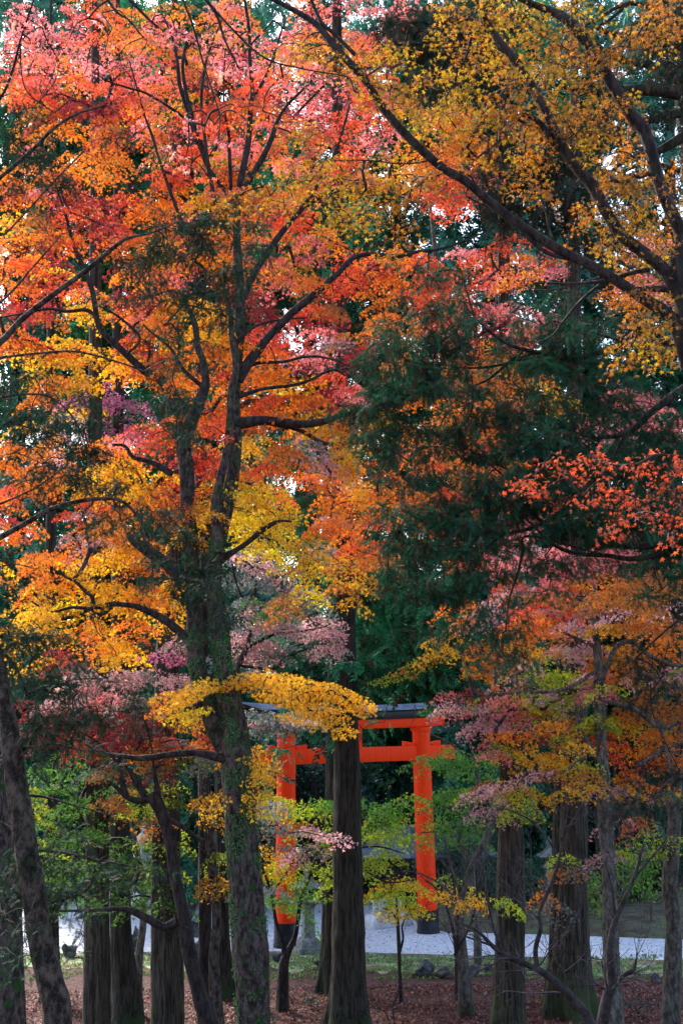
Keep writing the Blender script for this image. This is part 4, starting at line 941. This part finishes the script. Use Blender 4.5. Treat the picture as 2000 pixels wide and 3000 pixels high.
band([(745, 2290), (752, 2350), (765, 2400)], 20, 'Y', 26, 'm1', 23.5, 22)
band([(640, 2340), (625, 2370), (612, 2390)], 18, 'y', 26, 'm1', 23.5, 20)
band([(690, 1440), (760, 1440), (830, 1480), (870, 1530)], 40, 'Y', 80, 'm1', 23.9)
band([(700, 1500), (760, 1530), (800, 1560)], 30, 'Y', 60, 'm1', 23.9)
band([(790, 1590), (830, 1610), (880, 1640), (915, 1670)], 32, 'Y', 70, 'm1', 23.9)
band([(940, 1420), (980, 1460), (960, 1520), (1020, 1540)], 40, 'o', 90, 'm1', 23.8)
band([(1000, 1300), (1010, 1360), (1040, 1420), (1060, 1480)], 44, 'y', 90, 'm1', 23.8)
band([(980, 1640), (1010, 1660), (1020, 1710)], 24, 'y', 36, 'm1', 23.8)
band([(280, 1830), (310, 1880), (350, 1920), (300, 1950)], 34, 'y', 60, 'm1', 24.0)
band([(1110, 2000), (1180, 1975), (1250, 1940), (1320, 1910)], 16, 'l', 34, 'm4', 30)
band([(1180, 1975), (1240, 1945), (1310, 1912)], 12, 'O', 26, 'm4', 30)
band([(600, 1250), (660, 1240), (640, 1290)], 24, 'r', 50, 'm1', 23.7)
band([(1480, 2170), (1540, 2210), (1580, 2240)], 34, 'y', 60, 'm4', 27.3)
band([(1450, 2160), (1500, 2150), (1540, 2165)], 18, 'o', 50, 'm4', 27.0)
band([(1385, 2330), (1450, 2310), (1520, 2290), (1600, 2270)], 20, 'm', 36, 'm4', 26.8)
band([(1355, 2600), (1390, 2620), (1410, 2650)], 14, 'Y', 22, 'sap', 34.2, 16)
band([(1230, 2680), (1180, 2665), (1130, 2680), (1150, 2710)], 26, 'Y', 60, 'sap', 34.2, 24)
band([(1270, 2625), (1300, 2605), (1325, 2615)], 14, 'y', 24, 'sap', 34.2, 20)
band([(1100, 2640), (1150, 2610), (1220, 2620)], 20, 'l', 46, 'g2', 33.8, 26)
band([(940, 2370), (1000, 2350), (1080, 2370), (1170, 2390)], 24, 'g', 60, 'g2', 34, 24)
band([(920, 2380), (850, 2400), (780, 2390)], 22, 'l', 50, 'g2', 34, 26)
band([(1010, 2480), (1060, 2440), (1130, 2400), (1190, 2420)], 26, 'l', 60, 'g2', 34, 24)
band([(960, 2560), (1060, 2530), (1130, 2560)], 30, 'l', 70, 'g2', 34, 26)
band([(880, 2600), (850, 2650), (800, 2640)], 26, 'g', 60, 'g2', 33, 26)
band([(1260, 2230), (1320, 2240), (1400, 2230), (1450, 2200)], 24, 'g', 60, 'g3', 38, 24)
band([(1280, 2340), (1340, 2320), (1420, 2330)], 22, 'g', 60, 'g3', 38, 24)
band([(1270, 2430), (1330, 2430), (1420, 2420)], 26, 'g', 60, 'g3', 38, 24)
band([(1260, 2085), (1320, 2075), (1380, 2085)], 16, 'g', 46, 'g3', 38, 24)
band([(770, 2370), (800, 2420), (860, 2450)], 18, 's', 40, 'm6', 28.4, 22)
band([(940, 2450), (990, 2450), (1010, 2480)], 14, 'm', 34, 'm6', 28.4, 20)
band([(740, 2090), (800, 2110), (870, 2110), (920, 2130)], 28, 's', 60, 'm6', 28.4, 24)
band([(745, 2120), (820, 2130), (900, 2115)], 14, 'm', 40, 'm6', 28.3, 24)
band([(690, 1870), (760, 1840), (830, 1840), (900, 1860), (960, 1855)], 22, 'm', 56, 'm6', 28.3, 24)
band([(700, 1640), (800, 1690), (860, 1730), (890, 1750)], 20, 'm', 40, 'm6', 28.3, 24)
band([(440, 1935), (500, 1925), (540, 1950)], 18, 'w', 40, 'm5', 26, 24)
for (x, y, rx, ry, c, n, k, d) in EX:
    t = TR[k]; dd = d + rng.normal(0, 0.25); P = at(x, y, dd); t.clump(P)
    m_ = mpx(dd); r = np.sqrt(rng.random(n)); th = rng.random(n)*6.283
    e1 = np.array([1, 0.2*rng.normal(), 0.1*rng.normal()])
    Q = P + (rx*m_*r*np.cos(th))[:, None]*e1 + (ry*m_*r*np.sin(th))[:, None]*np.array([0, 0.35, 1.0]) + rng.normal(0, 0.16, n)[:, None]*np.array([0, 1.0, 0])
    s = dd/25
    yd = rng.normal(0, 0.6, (n, 3)) + np.array([0, 0, -0.7]); up = rng.normal(0, 0.55, (n, 3)) + np.array([0, 0, 0.6])
    t.L.add(Q, basis(yd, up), 0.047*s**0.8*rng.uniform(0.7, 1.2, n), jitter_col(np.array(PAL[c])*rng.uniform(0.88, 1.1), n))

# near maple leaves
near_rows = {0: [(19, 'uuUuuuu..UU')], 1: [(19, 'uuuuuuu.UUU')], 2: [(12, 'uuU'), (15, 'uuu'), (20, 'UuUuuuUU')], 3: [(16, 'uuuuu.uUu.U')], 4: [(17, 'uuuuuUuUUUU')],
             5: [(18, 'uuuUUUUuuU')], 6: [(20, 'UUuU.u.U')], 7: [(12, 'UuuuuuU'), (22, 'UU..UUUU')], 8: [(10, 'uuU.uuUUU'), (23, 'U..UU.U')], 9: [(14, 'uuuU'), (25, 'UuuUu')],
             10: [(16, '.U'), (26, 'uuUU')], 11: [(27, 'UuU')], 12: [(27, 'UU')], 13: [(28, 'Uu')], 14: [(27, 'Uu')], 15: [(27, 'UuU')], 20: [(23, 'qqqqqqq')], 21: [(22, 'qq.qqqqq')], 22: [(27, 'qqq')], 23: [(26, 'q..q')]}
for j, lst in near_rows.items():
    for i0, s_ in lst:
        for i, c in enumerate(s_):
            if c == '.': continue
            t = TR['nm']
            for q in range(4 if c != 'q' else 2):
                x = (i0+i+0.5+rng.uniform(-0.6, 0.6))*G; y = (j+0.5+rng.uniform(-0.6, 0.6))*G
                dd = 11.2 + 1.0*nz(x, y, 0.006, 9.0) + rng.normal(0, 0.3); P = at(x, y, dd); t.clump(P)
                cc = c if rng.random() > 0.25 else ('u' if c == 'U' else 'U') if c != 'q' else 'q'
                spray(t.L, P, PAL[cc], int(rng.uniform(22, 36)), 0.18, 0.13, 0.031, thick=0.03, droop=0.4, tilt=0.4)
# scarlet leaves across the top left
for (x, y, n, c) in [(40, 60, 6, 'p'), (90, 110, 10, 'r'), (130, 60, 8, 'p'), (200, 120, 8, 'r'), (270, 60, 8, 'p'), (330, 100, 9, 'r'), (400, 60, 9, 'U'), (460, 20, 8, 'U'), (60, 200, 8, 'p'), (150, 180, 7, 'r'),
                     (20, 280, 8, 'r'), (100, 300, 8, 'U'), (540, 30, 12, 'U'), (600, 60, 14, 'U'), (640, 110, 12, 'U'), (520, 90, 10, 'p'), (590, 140, 12, 'U'), (660, 160, 12, 'p'), (700, 110, 9, 'U'),
                     (680, 220, 14, 'p'), (740, 200, 12, 'p'), (800, 210, 12, 'r'), (860, 220, 10, 'r'), (920, 230, 9, 'p'), (980, 240, 8, 'p'), (1030, 270, 6, 'r'), (560, 330, 8, 'p'), (610, 370, 10, 'r'), (500, 440, 8, 'p'),
                     (560, 480, 9, 'p'), (620, 530, 9, 'r'), (640, 420, 9, 'p'), (690, 300, 10, 'r'), (720, 350, 8, 'U'), (780, 320, 7, 'r'), (820, 160, 8, 'r'), (330, 180, 8, 'U'), (390, 140, 7, 'r'), (230, 260, 6, 'U'), (850, 350, 6, 'U')]:
    t = TR['nt']
    for q in range(2):
        P = at(x+rng.normal(0, 18), y+rng.normal(0, 14), 9.4+rng.normal(0, 0.25)); t.clump(P)
        spray(t.L, P, PAL[c], n, 0.10, 0.08, 0.028, thick=0.02, droop=0.3, tilt=0.4)

# conifer masses: (key, depth, {row: [(col, digits)]}, colour, template size, sprigs per density)
NRm = {11: [(18, '22')], 12: [(18, '343')], 13: [(17, '1354'), (23, '332')], 14: [(16, '34663.3565 3'.replace(' ', ''))], 15: [(16, '68864357763')], 16: [(16, '887555788655')], 17: [(16, '8865646666565')],
       18: [(15, '588566567754455')], 19: [(16, '78768888765566')], 20: [(16, '23454588865667')], 21: [(18, '676767874333')], 22: [(17, '4788768765444')], 23: [(17, '7888857876778')], 24: [(17, '6888634542468')],
       25: [(17, '48887532...57')], 26: [(18, '345542')], 27: [(19, '3344')], 28: [(20, '244')], 29: [(21, '22')]}
NTm = {0: [(17, '688531'), (28, '67')], 1: [(17, '588754'), (28, '57')], 2: [(17, '48875'), (28, '37')], 3: [(18, '67654'), (29, '6')], 4: [(19, '23'), (26, '454')], 5: [(23, '34455')], 6: [(22, '566')], 7: [(21, '56864'), (27, '3')],
       8: [(21, '56874')], 9: [(21, '4476542')], 10: [(25, '342')], 11: [(26, '2')], 14: [(26, '32')], 20: [(27, '234')], 25: [(28, '57')], 26: [(29, '5')], 29: [(27, '4.3')], 30: [(28, '34')], 34: [(28, '34')], 35: [(27, '323')]}
NLm = {5: [(0, '53')], 6: [(0, '873..22')], 7: [(0, '465')], 8: [(1, '33')], 9: [(6, '2467')], 10: [(6, '456874')], 11: [(5, '3677664')], 12: [(5, '377673')], 13: [(5, '24455')], 14: [(7, '336')], 15: [(7, '222')],
       16: [(0, '63'), (7, '4')], 17: [(0, '7455'), (7, '63')], 18: [(0, '56635'), (7, '45')], 19: [(0, '35657'), (8, '4')], 20: [(1, '5454')], 21: [(0, '34.66')], 22: [(4, '6335')], 23: [(4, '2.677')], 24: [(7, '683')],
       25: [(6, '5576')], 26: [(8, '68')], 27: [(0, '75'), (8, '35')], 28: [(0, '7862')], 29: [(0, '4675')], 30: [(1, '76354')], 31: [(1, '87553')], 32: [(1, '665')], 33: [(0, '333.3')], 36: [(2, '33')], 37: [(0, '43')],
       38: [(0, '8366543')], 39: [(0, '8.65')], 40: [(0, '6..2')], 41: [(0, '5.13')], 42: [(0, '4')]}
CCm = {6: [(13, '4')], 7: [(13, '4')], 9: [(10, '455355')], 10: [(10, '3.56665')], 11: [(12, '34')], 19: [(11, '3333')], 20: [(12, '33')], 21: [(11, '2343')], 22: [(12, '34')], 23: [(13, '34')], 24: [(13, '3334')], 25: [(12, '34444455')],
       26: [(12, '434.4555')], 27: [(12, '535.55555')], 28: [(12, '565.66665')], 29: [(12, '465566677')], 30: [(12, '5651.11665')], 31: [(12, '344.1')], 32: [(14, '1')], 33: [(11, '12')]}
def conifer_map(key, mp_, dd0, col, size, per, a, brown=0.12, dz=0.7):
    t = TR[key]
    for j, lst in mp_.items():
        for i0, s_ in lst:
            for i, c in enumerate(s_):
                if c in '. 0': continue
                q = int(c)
                for k in range(2):
                    x = (i0+i+0.5+rng.uniform(-0.65, 0.65))*G; y = (j+0.5+rng.uniform(-0.65, 0.65))*G
                    dd = dd0 + dz*2*nz(x, y, 0.005, 5.0) + rng.normal(0, dz*0.4); P = at(x, y, dd); t.clump(P)
                    tuft(t.L, P, col, max(1, int(q*per*rng.uniform(0.7, 1.3))), a*dd/15, size, brown=brown)
conifer_map('nr', NRm, 14.6, (0.016, 0.080, 0.038), 0.12, 8.5, 0.15, 0.2)
TR['tur'].L.t = NEEDLE
conifer_map('tur', NTm, 25.0, (0.014, 0.034, 0.022), 0.25, 6.5, 0.16, 0.2, 1.5)
conifer_map('nl', NLm, 13.8, (0.018, 0.045, 0.022), 0.095, 8.5, 0.15, 0.06)
conifer_map('cc', CCm, 31.5, (0.035, 0.19, 0.085), 0.34, 4.5, 0.15, 0.08, 1.2)

for k, r in (('m1', 0.0050), ('m2', 0.005), ('m3', 0.005), ('m4', 0.005), ('m5', 0.005), ('m6', 0.005), ('g1', 0.005), ('g2', 0.004), ('g3', 0.005), ('sap', 0.003), ('nm', 0.0022), ('nr', 0.0022), ('nt', 0.0022),
             ('nl', 0.002), ('cc', 0.004), ('tur', 0.005), ('cc2', 0), ('ta', 0), ('tb', 0), ('tc', 0), ('tf', 0), ('tg', 0), ('t1', 0), ('t2', 0), ('t2b', 0), ('tl', 0), ('t4', 0.004)):
    TR[k].finish(r)
TR['m1'].ivy_top = 7.5
TR['m1'].ivy(2600, (0.03, 0.125, 0.022), 0.036, patch=-0.02)
TR['m4'].ivy(500, (0.03, 0.075, 0.045), 0.035, patch=0.05)

# ================================================================== BARE SHRUBS
def bare(label, px, d, seeds, name='bare_shrub', rr=0.012, depth=4, mat='bare_twig'):
    b = base_at(px, d); t = thing(name, label, 'shrub', b); T = Tubes(); T2 = Tubes()
    def rec(p, v, r, L, k, TT):
        q1 = p + v*L*0.5 + rng.normal(0, L*0.05, 3); q2 = q1 + v*L*0.5 + rng.normal(0, L*0.07, 3)
        TT.add([p, q1, q2], [r, r*0.85, r*0.65], sides=5, sub=3)
        if k <= 0: return
        for s in range(2 if rng.random() < 0.6 else 3):
            nv = v + rng.normal(0, 0.45, 3)*np.array([1, 0.7, 1]) + np.array([0, 0, 0.06]); nv /= np.linalg.norm(nv)
            st = q1 if rng.random() < 0.35 else q2
            rec(st, nv, r*0.58, L*rng.uniform(0.6, 0.85), k-1, T2)
    for pl, spawn in seeds:
        P = [at(a, c, e if e else d) for a, c, w_, e in [(p[0], p[1], p[2], p[3] if len(p) > 3 else None) for p in pl]]; R = [p[2]*0.5*mpx(d) for p in pl]
        Q, S = T.add(P, R, sides=8, sub=5, rough=0.15)
        for _ in range(spawn):
            i = rng.integers(len(Q)//4, len(Q)-1); v = Q[i+1]-Q[i]; v /= np.linalg.norm(v)
            v = v*0.6 + rng.normal(0, 0.6, 3)*np.array([1, 0.6, 0.8]) + np.array([0, 0, 0.25]); v /= np.linalg.norm(v)
            rec(Q[i], v, max(S[i]*0.28, 0.0025), rng.uniform(0.25, 0.5)*d/18, depth-1, T2)
    T.build('stem', M['twig'], t); T2.build('twigs', M[mat], t); return t
b0 = None
bare('dark bare shrub whose long stem slants across the foot of the right cedars', 1760, 18.0,
     [([(1800, 3120, 34), (1740, 3020, 28), (1700, 2950, 26), (1640, 2890, 24), (1590, 2850, 22), (1540, 2825, 18), (1480, 2800, 16), (1445, 2775, 14), (1400, 2730, 9), (1340, 2700, 5)], 16),
      ([(1572, 2835, 16), (1568, 2780, 14), (1582, 2720, 13), (1580, 2670, 11), (1610, 2600, 10), (1635, 2520, 8), (1650, 2440, 5), (1660, 2380, 3)], 12),
      ([(1470, 2790, 9), (1440, 2700, 7), (1420, 2600, 5), (1400, 2520, 4)], 10), ([(1630, 2500, 6), (1590, 2440, 6), (1540, 2395, 5), (1480, 2370, 3)], 6), ([(1640, 2460, 6), (1680, 2400, 5), (1710, 2350, 3)], 5)], rr=0.02, depth=4)
bare('dark forked bare shrub in front of the slender pale-stemmed maple', 1770, 19.0,
     [([(1750, 3120, 36), (1765, 2990, 34), (1778, 2920, 30), (1790, 2880, 26), (1785, 2780, 22), (1800, 2700, 18), (1825, 2640, 14), (1860, 2560, 10), (1880, 2480, 6)], 14),
      ([(1795, 2885, 16), (1830, 2855, 12), (1855, 2840, 9), (1862, 2810, 6)], 3), ([(1800, 2700, 10), (1790, 2600, 8), (1770, 2520, 5)], 6), ([(1850, 2580, 8), (1900, 2520, 6), (1950, 2460, 4)], 8)], depth=4)
bare('pale bare twigs rising from the litter by the foot of the middle cedar', 1150, 30.0,
     [([(1155, 2990, 6), (1150, 2950, 5), (1165, 2910, 4), (1170, 2860, 3)], 4), ([(1140, 2990, 5), (1120, 2960, 4), (1070, 2950, 2)], 3)], depth=2)
bare('thin bare bush with many fine twigs before the right torii pillar', 1330, 31.0,
     [([(1335, 2930, 12), (1335, 2800, 10), (1320, 2700, 8), (1290, 2620, 6), (1250, 2580, 4)], 10), ([(1330, 2800, 9), (1380, 2700, 7), (1400, 2600, 5), (1420, 2520, 4)], 9), ([(1335, 2850, 8), (1340, 2700, 7), (1330, 2600, 5), (1310, 2500, 3)], 9)], depth=3)
# small evergreen seedlings in the litter
for px, py, lab in ((910, 2952, 'tiny blue-green seedling in the litter left of the middle cedar'), (1870, 2975, 'small evergreen seedling in the litter at lower right')):
    b = gp(px, min(py, 2990)); b[2] = 0.03; L = Leaves(BROAD); n = 60 if px < 1000 else 90; s = 0.16 if px < 1000 else 0.3
    P = b + rng.normal(0, 1, (n, 3))*np.array([s*0.7, s*0.7, s*0.35]) + np.array([0, 0, s*0.7])
    L.add(P, basis(rng.normal(0, 1, (n, 3)), rng.normal(0, 0.5, (n, 3))+np.array([0, 0, 1])), np.full(n, 0.07), jitter_col((0.025, 0.07, 0.045), n, 0.25))
    t = thing('seedling', lab, 'plant', b); L.build('foliage', M['ivy'], t)
    T = Tubes()
    for q in range(7): T.add([b, b+rng.normal(0, s*0.3, 3)*np.array([1, 1, 0.2])+np.array([0, 0, s*0.5]), P[q]], [0.008, 0.006, 0.003], sides=5, sub=3)
    T.build('stem', M['twig'], t)

# ================================================================== BACKGROUND CONIFERS
bgrows = """
TTGGGTSTTDDGTTT
TTGGGSSTTDDTTTS
GDDDGTSTGDDTGTS
DDDDGGGTGDTTTTS
DGGDDGDDTSTTSSS
TTGGDDDDDTSTTTS
TTGGDDSDDTSSTTT
DGGGDDSDDSSTTTD
TGGGGTTDDDTTDDD
TTTTSTDTDDDTTDD
TDDDDSTSGDDDDDD
TTTDDSTTGDDDTDD
DDDDDTSTDTTDDDD
DDDDDTSSGGGDDDD
DDDDDTTGGGGGDDD
DDDDDDDGGDDDDDD
DDDDDDDDDDDDDDD
DDDDDDDDDDDDDDD
DDDDDDDDDDDDDDD
DDDDDDDDDDDDDDD
""".strip().split('\n')
bgc = dict(D=(0.028, 0.125, 0.066), G=(0.045, 0.26, 0.10), T=(0.07, 0.23, 0.16), S=(0.06, 0.20, 0.14))
bgt = []
for k in range(8):
    px = 60 + k*270 + rng.uniform(-50, 50); dd = [56, 62, 52, 60, 66, 54, 61, 57][k]
    lab = ['green conifer rising behind the far left road gap', 'blue-green conifer behind the olive brown cedar trunk', 'tall dark conifer behind the pale cedar and mossy maple', 'conifer far behind the left torii pillar',
           'dense green conifer directly behind the middle of the torii gate', 'dark conifer behind the right torii pillar and shrine hall', 'tall conifer behind the fluted right cedar', 'conifer far behind the trunk at the right edge'][k]
    b = at(px, 2600, dd); b[2] = 0
    t = Tree('conifer_tree', lab, 'tree', b, 'dark_bark', NEEDLE_FAR, 'needle', group='background conifers beyond the road')
    top = at(px, -500, dd)
    t.trunk.add([b, b+(top-b)*0.3, b+(top-b)*0.7, top], [0.42, 0.36, 0.2, 0.04], sides=12, sub=5, rough=0.1); t.nodes += [b+(top-b)*v for v in np.linspace(0.1, 0.98, 70)]
    t.px = px; t.dd = dd; bgt.append(t)
for j, row in enumerate(bgrows):
    for i, c in enumerate(row):
        if c == '.': continue
        nb = dict(D=30, G=28, T=20, S=9)[c]
        for q in range(nb):
            x = (i+rng.uniform(-0.2, 1.2))*133.3; y = (j+rng.uniform(-0.2, 1.2))*133.3
            t = bgt[int(np.argmin([abs(x-b_.px)+rng.uniform(0, 60) for b_ in bgt]))]
            dd = t.dd + rng.normal(0, 2.0); P = at(x, y, dd)
            if P[2] < 1.0: continue
            if q % 4 == 0: t.clump(P)
            cc = c if rng.random() < 0.8 else 'D'
            tuft(t.L, P, bgc[cc], int(rng.uniform(12, 22)), 0.60*dd/56, 0.62, 0.5, 0.05)
for t in bgt: t.finish(0.014)
# bright understorey bushes on the far side
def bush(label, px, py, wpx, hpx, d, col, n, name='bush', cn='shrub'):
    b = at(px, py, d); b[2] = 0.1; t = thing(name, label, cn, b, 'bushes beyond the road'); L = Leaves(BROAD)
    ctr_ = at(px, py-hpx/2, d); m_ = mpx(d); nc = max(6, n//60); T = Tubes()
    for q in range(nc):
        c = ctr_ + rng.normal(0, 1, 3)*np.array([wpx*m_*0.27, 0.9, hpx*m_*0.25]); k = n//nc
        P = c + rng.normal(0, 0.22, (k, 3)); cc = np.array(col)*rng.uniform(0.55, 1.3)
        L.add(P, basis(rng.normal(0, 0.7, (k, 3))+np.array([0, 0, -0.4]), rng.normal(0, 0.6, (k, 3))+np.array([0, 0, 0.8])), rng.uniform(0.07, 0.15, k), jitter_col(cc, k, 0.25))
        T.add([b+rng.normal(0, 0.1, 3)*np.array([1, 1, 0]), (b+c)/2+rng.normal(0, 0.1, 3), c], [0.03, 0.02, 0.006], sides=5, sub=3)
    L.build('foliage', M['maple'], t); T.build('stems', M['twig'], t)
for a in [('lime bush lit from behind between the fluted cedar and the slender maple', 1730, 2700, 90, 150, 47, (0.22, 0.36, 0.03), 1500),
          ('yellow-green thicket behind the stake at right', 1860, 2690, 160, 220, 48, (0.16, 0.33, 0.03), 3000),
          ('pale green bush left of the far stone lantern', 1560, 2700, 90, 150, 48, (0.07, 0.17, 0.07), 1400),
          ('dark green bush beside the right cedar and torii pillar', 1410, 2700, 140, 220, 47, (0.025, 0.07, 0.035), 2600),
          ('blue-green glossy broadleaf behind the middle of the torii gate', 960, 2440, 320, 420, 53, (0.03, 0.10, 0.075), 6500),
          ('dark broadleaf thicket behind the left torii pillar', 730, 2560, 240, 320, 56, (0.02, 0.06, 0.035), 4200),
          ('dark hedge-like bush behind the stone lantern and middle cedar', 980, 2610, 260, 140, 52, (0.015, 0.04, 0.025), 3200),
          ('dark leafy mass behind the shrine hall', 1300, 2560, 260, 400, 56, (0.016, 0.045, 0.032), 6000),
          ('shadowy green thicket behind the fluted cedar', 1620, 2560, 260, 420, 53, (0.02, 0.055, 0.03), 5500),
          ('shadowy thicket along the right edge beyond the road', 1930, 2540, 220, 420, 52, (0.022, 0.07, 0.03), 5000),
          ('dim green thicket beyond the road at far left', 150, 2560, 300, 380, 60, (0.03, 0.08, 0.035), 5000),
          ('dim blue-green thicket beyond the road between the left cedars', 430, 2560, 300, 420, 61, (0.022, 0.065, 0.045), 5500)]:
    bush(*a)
# thin bamboo-like poles in the right background
for k, px in enumerate((1752, 1800, 1838, 1866, 1902, 1935)):
    b = at(px, 2700, 50.0+k % 3); b[2] = 0.2; T = Tubes(); tp = at(px+rng.normal(0, 8), 2100, 50.5+k % 3)
    T.add([b, (b+tp)/2+rng.normal(0, 0.05, 3), tp], [0.075, 0.06, 0.035], sides=8, sub=6, rough=0.1)
    o = T.build('young_tree_trunk', M['dark_bark'], None, b); o['category'] = 'tree'; o['group'] = 'thin dark trunks in the thicket at right'
    o['label'] = ['first', 'second', 'third', 'fourth', 'fifth', 'sixth'][k] + ' from the left of the thin dark trunks in the right thicket'
# the far wood as one mass
L = Leaves(NEEDLE_FAR); n = 21000
x = rng.uniform(-26, 26, n); y = rng.uniform(70, 86, n); z = rng.uniform(0, 1, n)**0.9*15*(0.75+0.25*np.sin(x*0.6+1.0)+0.15*np.sin(x*1.7))
P = np.stack([x, y, z], axis=1)
cl = np.array([noise.noise(Vector((a*0.35, b_*0.35, c*0.5))) for a, b_, c in P])
cc = np.array([(0.012, 0.035, 0.024)])*(1+1.1*np.clip(cl, -0.5, 1))[:, None]*rng.uniform(0.7, 1.4, (n, 1))
L.add(P, basis(rng.normal(0, 0.8, (n, 3))+np.array([0, 0, -0.5]), rng.normal(0, 0.5, (n, 3))+np.array([0, 0, 1])), rng.uniform(0.9, 1.5, n), cc)
o = L.build('far_wood', M['needle'], None, np.zeros(3)); structure(o, 'stuff')
